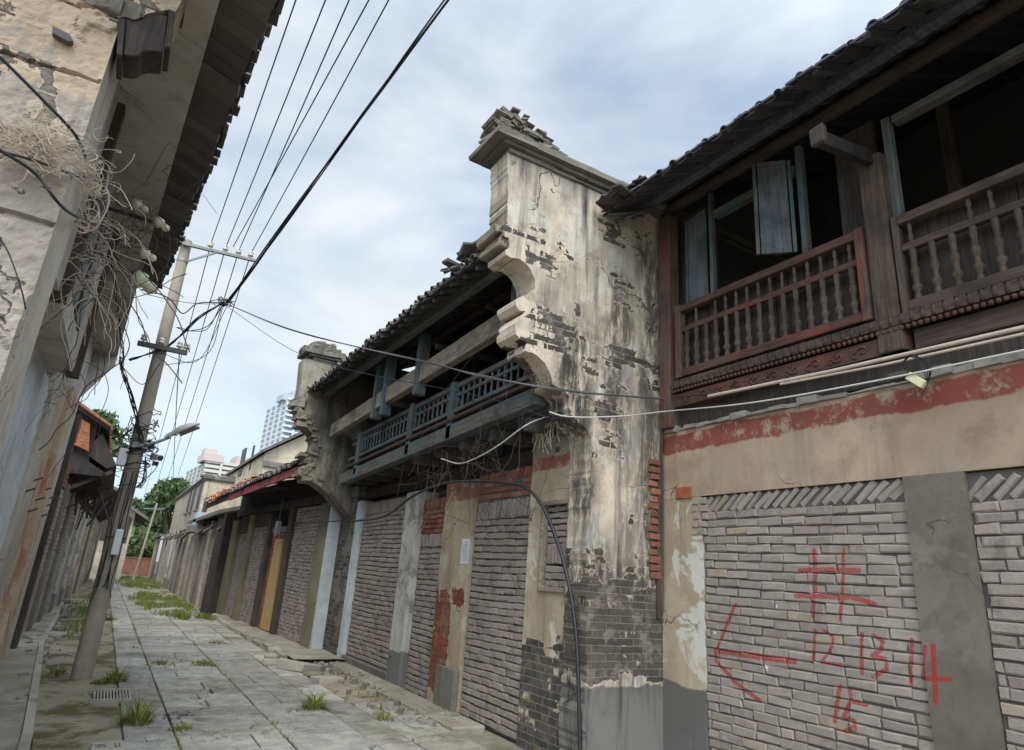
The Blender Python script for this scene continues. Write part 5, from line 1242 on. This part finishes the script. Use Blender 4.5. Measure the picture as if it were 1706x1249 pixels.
# wires wound around the pole
mb = MB()
for i in range(16):
    z0 = 2.5 + random.random() * 1.0; pts = []
    a0_ = random.random() * 6.28; tw = random.uniform(1.5, 4)
    for k in range(26):
        a = a0_ + tw * 2 * math.pi * k / 25 * .5; r = .13 + random.uniform(0, .03) + .07 * math.sin(k * .4 + i) ** 2
        pts.append((.075 + math.cos(a) * r, YP + math.sin(a) * r, z0 + .5 * k / 25 * random.uniform(.8, 1.1)))
    mb.tube(crom(pts, 2), random.uniform(.004, .008), 5)
for i in range(7):
    x = .06 + random.uniform(-.12, .16); pts = [(x + random.uniform(-.03, .03), YP - .15, z) for z in (2.7, 2.2, 1.7, 1.2, .9 + .3 * random.random())]; mb.tube(crom(pts, 4), .006, 5)
for i in range(6):
    a = random.uniform(-1, 1); pts = [(.2, YP - .12, 2.95), (.2 + random.uniform(.02, .2), YP - .2, 2.75 + random.uniform(-.15, .1)), (.15 + random.uniform(0, .1), YP - .16, 2.5)]; mb.tube(crom(pts, 6), .006, 5)
tag(mb.build('wire_coil', M['cable']), 'black wires wound in a messy bundle around the middle of the utility pole', 'wires')
c0, c1_ = PY(262, 838, 46), PY(228, 940, 46)
fp = thing('far_pole', 'thin leaning concrete pole with small crossarm near the far left house', 'utility pole', (c1_.x, 46, 0))
MB().tube([(c1_.x, 46, 0), c0], .085, 10, .055).build('shaft', M['concrete'], fp); q = c0 + Vector((-.1, 0, -.4)); MB().beam(q - Vector((.6, 0, 0)), q + Vector((.6, 0, .1)), .06, .06).build('crossarm', M['galv'], fp)
# ================================================================== overhead wires
def wire(pts, r, label, mat='cable', group=None, name='overhead_wire'):
    return tag(MB().tube(pts, r, 6).build(name, M[mat]), label, 'wire', group)
def overhead(i, start, pxy, zend, label, r=.007):
    e = PZ(pxy[0], pxy[1], zend); e2 = e + (e - Vector(start)) * .6
    wire(sag(start, e2, .05, 24), r, label)
tops = [(492, 0), (541, 0), (580, 0), (645, 0), (612, 0)]
labs = ['thin overhead wire nearest the left eave, leftmost in the sky', 'thin overhead wire second from the left eave', 'thin overhead wire at the middle of the fan from the crossarm', 'thin overhead wire on the outer insulator, nearest the thick bundle', 'thin overhead wire crossing the middle wire near the frame top']
for i in range(5): overhead(i, INS[min(i, 3)] if i < 4 else INS[2] + Vector((-.1, .0, .02)), tops[i], 6.75, labs[i])
ends2 = [(262, 700), (280, 690), (292, 672), (305, 655), (322, 640)]
for i, (a, lab) in enumerate(zip([INS[0], INS[1], INS[2], INS[3], INS2[2]], ['wire running away down the street from the first insulator', 'wire running away down the street from the second insulator', 'wire running away down the street from the third insulator', 'wire running away down the street from the outermost insulator', 'wire running away down the street from the lower crossarm'])):
    wire(sag(a, c0 + Vector((-.8 + i * .45, 0, -.25)), .35, 30), .008, lab)
J = PY(372, 504, YP - 1.2)          # knot of cables hanging beside the pole
def bundle(name, P_, n, r, spread, label, mat='cable', k=10):
    C_ = crom(P_, k); mb = MB()
    for i in range(n):
        ph = random.random() * 6.28; f = random.uniform(.6, 1.4)
        mb.tube([p + Vector((math.cos(ph + j * .22 * f), math.sin(ph + j * .3), math.sin(ph + j * .22 * f))) * spread * (0.4 + .6 * abs(math.sin(j * .11 + i))) for j, p in enumerate(C_)], r * random.uniform(.7, 1.2), 5)
    return tag(mb.build(name, M[mat]), label, 'cable')
e = PZ(745, 0, 6.3); e_far = e + (e - J) * .5
bundle('cable_bundle', [e_far, e, PY(590, 225, 7.0) if False else e.lerp(J, .35) + Vector((0, 0, -.05)), e.lerp(J, .7) + Vector((0, 0, -.08)), J + Vector((.05, 0, .02)), J], 5, .008, .02, 'thick black cable bundle sweeping across the sky to the knot beside the pole')
bundle('cable_bundle', [J, PY(330, 530, YP - .6), PY(300, 560, YP - .2), PY(277, 578, YP - .14), PY(245, 590, YP - .1), PY(215, 600, YP - .1)], 5, .009, .014, 'black cables looping from the knot past the lower crossarm of the pole')
bundle('cable_bundle', [J, PY(345, 545, YP - .5), PY(318, 552, YP - .3), PY(296, 545, YP - .3)], 2, .007, .02, 'slack black loop hanging below the cable knot')
bundle('cable_bundle', [PY(202, 596, YP - .1), PY(206, 620, YP), PY(218, 660, YP), PY(232, 712, YP - .1), PY(236, 740, YP - .14)], 9, .007, .03, 'drooping bunch of black wires dropping down to the pole from the left house')
bundle('cable_bundle', [PY(205, 600, YP - .1), PY(203, 560, 9.5), PY(195, 500, 8), PY(185, 440, 7)], 4, .006, .02, 'wires climbing from the drooping bunch to the left house eave')
wire(crom([PY(234, 482, 7.0), PY(262, 488, 7.6), PY(285, 500, 8.4), PY(305, 522, 9), PY(330, 505, 9.4), J], 8), .008, 'black cable from the left house insulator sagging into the knot')
wire(sag(PY(238, 488, 7), J + Vector((0, 0, -.01)), .05), .004, 'thin dark wire crossing in front of the pole from the left insulator')
kn = MB()
for i in range(9):
    c_ = J + Vector((random.uniform(-.12, .14), random.uniform(-.02, .02), random.uniform(-.05, .05))); kn.tube(crom([c_ + Vector((random.uniform(-.1, .1), random.uniform(-.04, .04), random.uniform(-.06, .06))) for _ in range(4)], 4), .006, 5)
tag(kn.build('cable_knot', M['cable']), 'knot of black cable ends where the thick bundle branches beside the pole', 'cable')
for i, (a_, m_, b_, lab) in enumerate((((372, 508), (345, 590), (262, 610), 'slack dark wire looping low from the knot to the pole'), ((378, 510), (330, 600), (268, 588), 'slack dark wire looping from the knot just under the lower crossarm'), ((270, 600), (238, 640), (205, 612), 'slack wire loop between the pole and the drooping bunch'))):
    wire(crom([PY(*a_, YP - 1.1), PY(*m_, YP - .6), PY(*b_, YP - .13)], 12), .005, lab)
# crossing cables to the right houses
K1 = PX(700, 601, 2.95); K2 = PY(960, 652, 5.02); K3 = PY(1108, 664, 4.98)
bundle('crossing_cable', [J, J.lerp(K1, .4) + Vector((0, 0, -.1)), K1, PX(830, 632, 3.0), K2, K3], 4, .006, .009, 'twisted grey cable crossing the street from the knot to the gable wall', 'cableg', 14)
wire(crom([J + Vector((0, 0, -.02)), J.lerp(K1, .5) + Vector((0, 0, -.42)), PX(800, 660, 3.0), PY(925, 700, 5.05)], 12), .004, 'thin dark wire sagging below the twisted crossing cable')
wire(crom([K3, PX(1200, 655, 4.84), PX(1330, 648, 4.84), PX(1420, 640, 4.84)], 8), .005, 'thin grey wire continuing along the carved frieze')
W_ = [PY(915, 686, 5.06), PY(940, 693, 5.03), PY(985, 695, 5.02), PY(1050, 692, 5.0), PY(1100, 686, 4.97), PX(1250, 671, 4.72), PX(1450, 636, 4.72), PX(1706, 583, 4.72)]; W_.append(W_[-1] + (W_[-1] - W_[-2]) * 1.2)
wire(crom(W_, 10), .0075, 'white cable running along the timber house front above the red band', 'cablew')
wire(crom([PX(735, 764, 3.4), PX(765, 772, 3.4), PX(795, 762, 3.4), PX(830, 742, 3.4), PX(880, 706, 3.5), PX(925, 690, 3.9)], 8), .008, 'pale cable drooping beneath the teal balcony', 'cablew')
# black hose from the balcony wires to the ground
wire(crom([PX(590, 868, 3.5), PX(640, 860, 3.5), PX(690, 825, 3.5), PX(740, 805, 3.55), PX(790, 802, 3.6), PX(845, 805, 3.7), PX(880, 815, 3.8), PX(910, 855, 3.9), PX(940, 940, 3.93), PX(958, 1040, 3.93), PX(964, 1150, 3.92), PX(966, 1249, 3.92), PX(966, 1330, 3.92)], 10), .018, 'thick black hose arching under the balcony and down past the small window', 'hose', name='black_hose')
wire(crom([PX(488, 872, 3.6), PX(560, 868, 3.6), PX(590, 868, 3.5)], 8), .012, 'dark cable looping in front of the white wall', 'cable')
# vines / wire ends below the balcony
mb = MB()
for i in range(80):
    a = PX(random.gauss(770, 60), random.gauss(778, 22), 3.45 + random.uniform(-.1, .2)); pts = [a]; d = Vector((0, random.uniform(-1, 1), random.uniform(-.8, .6))).normalized()
    for k in range(6):
        d = (d + Vector((random.gauss(0, .15), random.gauss(0, .28), random.gauss(0, .28)))).normalized(); pts.append(pts[-1] + d * random.uniform(.06, .2))
    mb.tube(crom(pts, 3), random.uniform(.0015, .004), 4)
tag(mb.build('wire_tangle', M['twigd']), 'tangle of dry stems and wire ends under the teal balcony beam', 'wire tangle', kind='stuff')
mb = MB()
for i in range(16):
    a = PX(915 + random.gauss(0, 10), 700 + random.gauss(0, 5), 3.92); mb.tube(crom([a, a + Vector((-.03, random.uniform(-.1, .1), -.12)), a + Vector((-.04, random.uniform(-.14, .14), -random.uniform(.2, .42)))], 4), .005, 4)
tag(mb.build('dry_plant', M['twig']), 'bunch of dry hanging stems at the balcony corner by the gable wall', 'plant')
for i, (a, b) in enumerate((((845, 520), (668, 740)), ((848, 530), (843, 690)), ((850, 515), (905, 650)), ((840, 525), (760, 600)))):
    wire(sag(PX(*a, 3.25), PX(*b, 3.45), .02), .003, ['loose thin wire slanting across the balcony to its left post', 'loose thin wire hanging straight down the balcony corner', 'loose thin wire slanting down to the right balcony end', 'short loose wire draped on the long grey lintel'][i], 'cableg')
# lamp holder and laths on the frieze
c = PX(1527, 634, 4.75); jb = thing('junction_box', 'cream plastic box with loose wire loops hanging on the timber house front', 'junction box', c)
MB().beam(c + Vector((0, .05, .05)), c + Vector((0, -.05, -.045)), .05, .06).build('case', M['plastic'], jb, .006)
mb = MB()
for i in range(7):
    r = random.uniform(.05, .12); mb.tube(crom([c + Vector((0, .1, .14)), c + Vector((-.03, .0, .16 + r * .3)), c + Vector((-.02, -r, .08)), c + Vector((0, -.07, -.04)), c + Vector((0, -.02, -.09 - r * .2))], 6), .003, 4)
mb.build('lead', M['cable'], jb); MB().box(c.x - .0, c.x + .1, c.y + .06, c.y + .2, c.z + .05, c.z + .1).build('bracket', M['iron'], jb)
for (a, b, lab, r, mt_) in (((1180, 660), (1706, 545), 'long pale bamboo lath slung along the carved frieze', .016, 'twig'), ((1300, 640), (1706, 556), 'second thinner lath lying just under the long one', .011, 'twig')):
    A, B_ = PX(*a, 4.82), PX(*b, 4.82); wire([A, A.lerp(B_, .5) + Vector((0, 0, -.015)), B_, B_ + (B_ - A) * .5], r, lab, mt_, name='lath')
# ---- left house corner: brackets, insulators, tangled wires
for (a, b, n2, lab) in (((188, 330), (262, 372), ((225, 338), (262, 368)), 'upper rusty bracket with pale bell insulators on the left house'), ((178, 395), (232, 462), ((238, 420), (228, 462)), 'lower rusty bracket with large glazed insulators on the left house')):
    A, B_ = PY(*a, 7.0), PY(*b, 6.6); t = thing('insulator_bracket', lab, 'insulator', tuple(A)); 
    MB().beam(A + Vector((-.3, .25, 0)), B_, .035, .03).build('arm', M['iron'], t)
    if 'lower' in lab: MB().beam(B_ + Vector((-.02, 0, -.02)), PY(246, 415, 6.6), .03, .03).build('arm', M['iron'], t)
    for (p_, q_) in zip(n2, ((.9, -.1, -.35), (.9, 0, -.5))):
        c = PY(p_[0], p_[1], 6.55); big = 'lower' in lab and p_ == n2[1]
        k = 1.25 if big else .8
        MB().lathe([(.012 * k, -.03 * k), (.06 * k, -.02 * k), (.066 * k, .05 * k), (.05 * k, .06 * k), (.035 * k, .075 * k), (.045 * k, .1 * k), (.042 * k, .14 * k), (.015 * k, .16 * k)], c, 14, axis=q_).build('insulator', M['porcy'] if big else M['porc'], t)
c = PY(252, 410, 6.6)
mb = MB()
def tangle(n, cx, cy, sx_, sy_, yy, step, r0, r1, seg=(6, 14), curl=.5, bias=(0, 0, 0)):
    for i in range(n):
        p = PY(random.gauss(cx, sx_), random.gauss(cy, sy_), yy + random.uniform(-.15, .15)); d = Vector((random.gauss(0, 1), random.gauss(0, .3), random.gauss(0, .6))).normalized(); ax_ = Vector((random.gauss(0, .4), 1, random.gauss(0, .4))).normalized(); cu = random.gauss(0, curl); pts = [p]
        for k in range(random.randint(*seg)):
            d = (Matrix.Rotation(cu + random.gauss(0, .25), 3, ax_) @ d + Vector(bias) * .2).normalized(); pts.append(pts[-1] + d * step * random.uniform(.6, 1.4))
        mb.tube(crom(pts, 3), random.uniform(r0, r1), 4)
for i in range(230):    # threads streaming along the wall to the corner
    a_ = (random.uniform(-40, 60), random.gauss(228, 24)); b_ = (random.uniform(70, 150), random.gauss(258, 22)); P_ = []
    n_ = random.randint(4, 7)
    for k in range(n_):
        t_ = k / (n_ - 1); P_.append(PY(a_[0] + (b_[0] - a_[0]) * t_ + random.gauss(0, 4), a_[1] + (b_[1] - a_[1]) * t_ + 16 * math.sin(math.pi * t_) * random.uniform(-.6, 1) + random.gauss(0, 6), 3.84 - random.random() * .14))
    mb.tube(crom(P_, 5), random.uniform(.0007, .0019), 4, random.uniform(.0004, .001))
tangle(60, 60, 228, 45, 18, 3.76, .03, .0007, .0014, seg=(4, 8), curl=.5)
tangle(40, 145, 300, 10, 24, 4.2, .03, .0014, .003, seg=(6, 12), curl=.75)
tangle(26, 150, 350, 12, 26, 4.9, .035, .0015, .0035, seg=(6, 11), curl=.6, bias=(.05, 0, -.5))
tangle(60, 145, 410, 18, 44, 5.6, .07, .0015, .004, seg=(6, 12), curl=.2, bias=(-.1, 0, -1.2))
for i in range(9):      # thicker pale loops round the corner
    c_ = PY(random.gauss(150, 8), random.gauss(330, 16), 4.6); r_ = random.uniform(.05, .13); ph = random.random() * 6
    mb.tube(crom([c_ + Vector((math.cos(ph + k * .7) * r_ * random.uniform(.8, 1.2), random.uniform(-.03, .03), math.sin(ph + k * .7) * r_ * 1.5)) for k in range(random.randint(5, 8))], 5), random.uniform(.004, .006), 5)
tag(mb.build('wire_tangle', M['twig']), 'mass of pale dry vines and wires tangled over the left house corner', 'wire tangle', kind='stuff')
mb = MB()
tangle(22, 160, 400, 18, 60, 5.8, .1, .002, .005, curl=.2, bias=(-.1, 0, -1.2)); tangle(14, 125, 540, 10, 50, 8.2, .1, .002, .004, curl=.12, bias=(-.08, 0, -1.6)); tangle(8, 100, 640, 8, 30, 9.0, .1, .002, .004, curl=.12, bias=(-.08, 0, -1.2)); tangle(24, 200, 400, 25, 30, 6.6, .08, .002, .005, curl=.5)
tag(mb.build('wire_tangle', M['twigd']), 'dark stems and old wires trailing down the left house front', 'wire tangle', kind='stuff')
wire(crom([PY(-40, 60, 3.5), PY(0, 95, 3.5), PY(70, 165, 3.6), PY(118, 215, 3.7), PY(135, 242, 3.8), PY(142, 262, 3.9)], 8), .008, 'black cable running down across the top of the tan end wall')
wire(crom([PY(-30, 235, 3.5), PY(0, 250, 3.5), PY(60, 290, 3.6), PY(110, 350, 3.8), PY(170, 385, 5.4), PY(205, 450, 6.4)], 8), .008, 'black cable crossing the vine tangle towards the lower insulators')
wire(crom([PY(0, 252, 3.6), PY(60, 268, 3.7), PY(120, 290, 3.9), PY(170, 310, 5.0), PY(230, 380, 6.2)], 8), .007, 'second black cable crossing the vine tangle just above')
wire(crom([PY(0, 396, 3.8), PY(18, 430, 3.8), PY(40, 500, 3.83), PY(45, 560, 4.2), PY(28, 640, 4.6), PY(6, 690, 4.8)], 8), .004, 'dark wire hanging down the pale lower corner of the end wall')
# ================================================================== ground details
random.seed(123)
def tuft(px_, py_, h, rad, n, label, lean=(0, 0)):
    c = PZ(px_, py_, .01); mb = MB()
    for i in range(int(n * .62)):
        a = random.random() * 6.28; r = rad * random.random() ** .75; b = c + Vector((math.cos(a) * r * .9, math.sin(a) * r * .9, -.01)); d = Vector((math.cos(a) * random.uniform(.0, .9) + random.gauss(0, .25), math.sin(a) * random.uniform(.0, .9) + random.gauss(0, .25), 1)).normalized(); L = h * (.25 + .95 * random.random() ** 1.4) * (1.15 - .5 * r / rad); s_ = Vector((-math.sin(a), math.cos(a), 0)) * random.uniform(.0025, .005) * (1 + c.y * .06)
        m1 = b + d * L * .55; tp = b + d * L * .9 + Vector((math.cos(a), math.sin(a), -.3)) * L * random.uniform(.1, .35); k = random.uniform(.6, 1.4); dry = random.random() < .25; cc = (k * random.uniform(.9, 1.25), k, k * random.uniform(.6, 1)) if not dry else (k * 1.7, k * 1.25, k * .9)
        mb.add([b - s_, b + s_, m1 + s_ * .8, m1 - s_ * .8, tp], [(0, 1, 2, 3), (3, 2, 4)], cc)
    tag(mb.build('grass_tuft', M['grass']), label, 'grass', 'grass tufts growing between the paving stones')
for a in ((228, 1205, .34, .16, 420, 'tall grass tuft on the left paving joint, nearest the camera on the left'), (192, 1135, .26, .14, 300, 'grass tuft just right of the utility pole foot'), (165, 1138, .1, .11, 240, 'low grass fringe at the right foot of the utility pole'),
          (95, 1122, .14, .14, 220, 'grass tuft left of the utility pole foot'), (523, 1182, .26, .15, 420, 'dark green grass clump at the right edge of the paving'), (492, 1186, .08, .14, 120, 'short grass beside the dark green clump'), (640, 1200, .16, .12, 160, 'sparse grass at the foot of the plaster pilaster'),
          (302, 1218, .12, .12, 200, 'small grass tuft low in the middle of the paving'), (268, 1108, .12, .2, 260, 'grass strip across the paving, left of two'), (340, 1108, .13, .24, 320, 'grass strip across the paving, right of two'), (362, 1072, .12, .22, 200, 'grass by the kerb in front of the ochre door'),
          (180, 1033, .18, .25, 220, 'grass patch beside the pole at the left paving edge'), (365, 1224, .06, .2, 160, 'thin grass line in a paving joint at the bottom'), (222, 1080, .08, .1, 80, 'small weeds in the left longitudinal joint')):
    tuft(*a)
def gpatch(cx, cy, rx_, ry_, n, h, label):
    mb = MB()
    for i in range(n):
        a = random.random() * 6.28; r = math.sqrt(random.random()); x = cx + math.cos(a) * r * rx_ + random.gauss(0, .1); y = cy + math.sin(a) * r * ry_
        if mnoise.noise(Vector((x * 1.4, y * .6, 1))) < -.05: continue
        b = Vector((x, y, 0)); t_ = random.random() * 6.28; L = h * random.uniform(.4, 1.2) * (1 + .7 * mnoise.noise(Vector((x, y * .4, 4)))); s_ = Vector((math.cos(t_), math.sin(t_), 0)) * .012; k = random.uniform(.6, 1.35)
        mb.add([b - s_, b + s_, b + Vector((random.gauss(0, .3) * L, random.gauss(0, .3) * L, L))], [(0, 1, 2)], (k * random.uniform(.9, 1.2), k, k * .8))
    tag(mb.build('grass', M['grass']), label, 'grass', kind='stuff')
gpatch(2.1, 27.5, .95, 6.5, 6500, .15, 'green grass patch spreading over the right half of the far paving'); gpatch(2.55, 20.9, .45, 1.1, 1500, .18, 'bright grass at the kerb end before the low shop'); gpatch(2.0, 46, 1.2, 9, 4500, .25, 'grass at the far end of the street'); gpatch(-.1, 24, .35, 9, 1500, .15, 'thin grass along the left verge')
def stone(px_, py_, sx_, sy_, sz_, rz_, label, name='stone_block', mat='kerb', tilt=0):
    c = PZ(px_, py_, 0); mb = MB(); R_ = Matrix.Rotation(rz_, 3, 'Z') @ Matrix.Rotation(tilt, 3, 'Y')
    n = 4; vs = []
    bmv = []
    mb.box(-sx_ / 2, sx_ / 2, -sy_ / 2, sy_ / 2, 0, sz_, (1, 1, 1), min(sx_, sy_, sz_) * .16); mb.v = [tuple(c + R_ @ Vector(v) + Vector((0, 0, -.02))) for v in mb.v]
    return tag(mb.build(name, M[mat], None, .02), label, 'stone' if name != 'loose_brick' else 'brick')
stone(497, 1118, .42, .55, .16, .5, 'long pale kerb block tilted at the end of the kerb', tilt=.15); stone(545, 1138, .4, .3, .12, .2, 'flat broken stone before the crumbling pier'); stone(455, 1098, .3, .25, .1, 1.0, 'small kerb fragment beside the long pale block'); stone(572, 1128, .2, .11, .06, .7, 'single red brick lying by the crumbling pier', 'loose_brick', 'rbrick')
stone(525, 1100, .25, .2, .06, .3, 'flat rubble piece at the foot of the white wall'); stone(136, 968, .8, .7, .2, .2, 'flat stone step far up the left verge'); stone(118, 1005, .5, .4, .15, .9, 'rough stone on the left verge before the row house'); stone(62, 1068, .35, .5, .1, .4, 'broken pinkish block at the foot of the ruined house'); stone(92, 1062, .4, .3, .1, 1.3, 'rough grey block beside the pinkish one')
mb = MB()
for i in range(520):
    if i < 330: x = random.gauss(3.55, .2); y = random.uniform(7.2, 12.8)
    else: x = random.gauss(-.55, .16); y = random.uniform(9, 24)
    s_ = .008 + .034 * random.random() ** 3; k = random.uniform(.5, 1.2)
    mb.box(x - s_, x + s_, y - s_, y + s_, -.01, s_ * 1.1 + .03, (k, k * .97, k * .92), s_ * .45, Matrix.Rotation(random.random() * 3, 3, 'Z'))
tag(mb.build('rubble', M['rubble']), 'loose rubble and grit along the wall feet', 'rubble', kind='stuff')
mb = MB(); tw_ = [PZ(a, b, 0) for a, b in ((560, 1140), (760, 1225))]
mb.prism([(3.62, 6.9), (4.02, 6.9), (4.02, 12.1), (3.72, 12.1), (3.6, 9.6)], 2, -.05, .055); o = mb.build('step', M['side'], None, .02); tag(o, kind='structure')
mb = MB()
for i in range(7000):   # weeds rooted in the joints and along the wall feet
    r = random.random()
    if r < .6: x = random.choice((.5, .93, 1.87, 2.62)) + random.gauss(0, .012); y = 5 + 30 * random.random() ** 1.6
    elif r < .8: x = random.uniform(.6, 3.0); y = 5 + 25 * random.random() ** 1.6
    else: x = random.gauss(3.7, .1); y = random.uniform(6.5, 13)
    if mnoise.noise(Vector((x * 2.1, y * .9, 8))) < .12: continue
    b = Vector((x, y, .0)); t_ = random.random() * 6.28; L = random.uniform(.02, .09); s_ = Vector((math.cos(t_), math.sin(t_), 0)) * random.uniform(.003, .007); k = random.uniform(.5, 1.2)
    mb.add([b - s_, b + s_, b + Vector((random.gauss(0, .6) * L, random.gauss(0, .6) * L, L))], [(0, 1, 2)], (k * random.uniform(.9, 1.6), k, k * .7))
tag(mb.build('weeds', M['grass']), 'sparse weeds rooted in the paving joints', 'weeds', kind='stuff')
# drain covers
c = PZ(182, 1238, .05); dc = thing('drain_cover', 'pale square drain cover with worn dark marks by the left kerb', 'drain cover', c)
MB().box(c.x - .13, c.x + .13, c.y - .16, c.y + .16, .0, .032).build('plate', M['kerb'], dc, .004)
mb = MB()
for (x, y, a, b) in ((-.08, .04, .1, .012), (-.06, -.03, .08, .012), (-.07, .0, .012, .1), (-.035, .02, .012, .08), (.05, .0, .012, .14), (.08, .02, .012, .1), (.065, -.05, .05, .012)): mb.box(c.x + x - a / 2, c.x + x + a / 2, c.y + y - b / 2, c.y + y + b / 2, .0322, .0345)
mb.build('mark', M['iron'], dc)
c = PZ(186, 1158, .03); dc = thing('drain_grille', 'grey slotted drain grille set in the left paving edge beyond the moss', 'drain grille', c)
mb = MB()
for i in range(12): mb.box(c.x - .18 + i * .032, c.x - .18 + i * .032 + .018, c.y - .3, c.y + .3, .0, .04)
mb.build('bar', M['kerb'], dc); MB().box(c.x - .22, c.x + .23, c.y - .34, c.y - .301, 0, .045).build('rim', M['kerb'], dc); MB().box(c.x - .22, c.x + .23, c.y + .301, c.y + .34, 0, .045).build('rim', M['kerb'], dc)
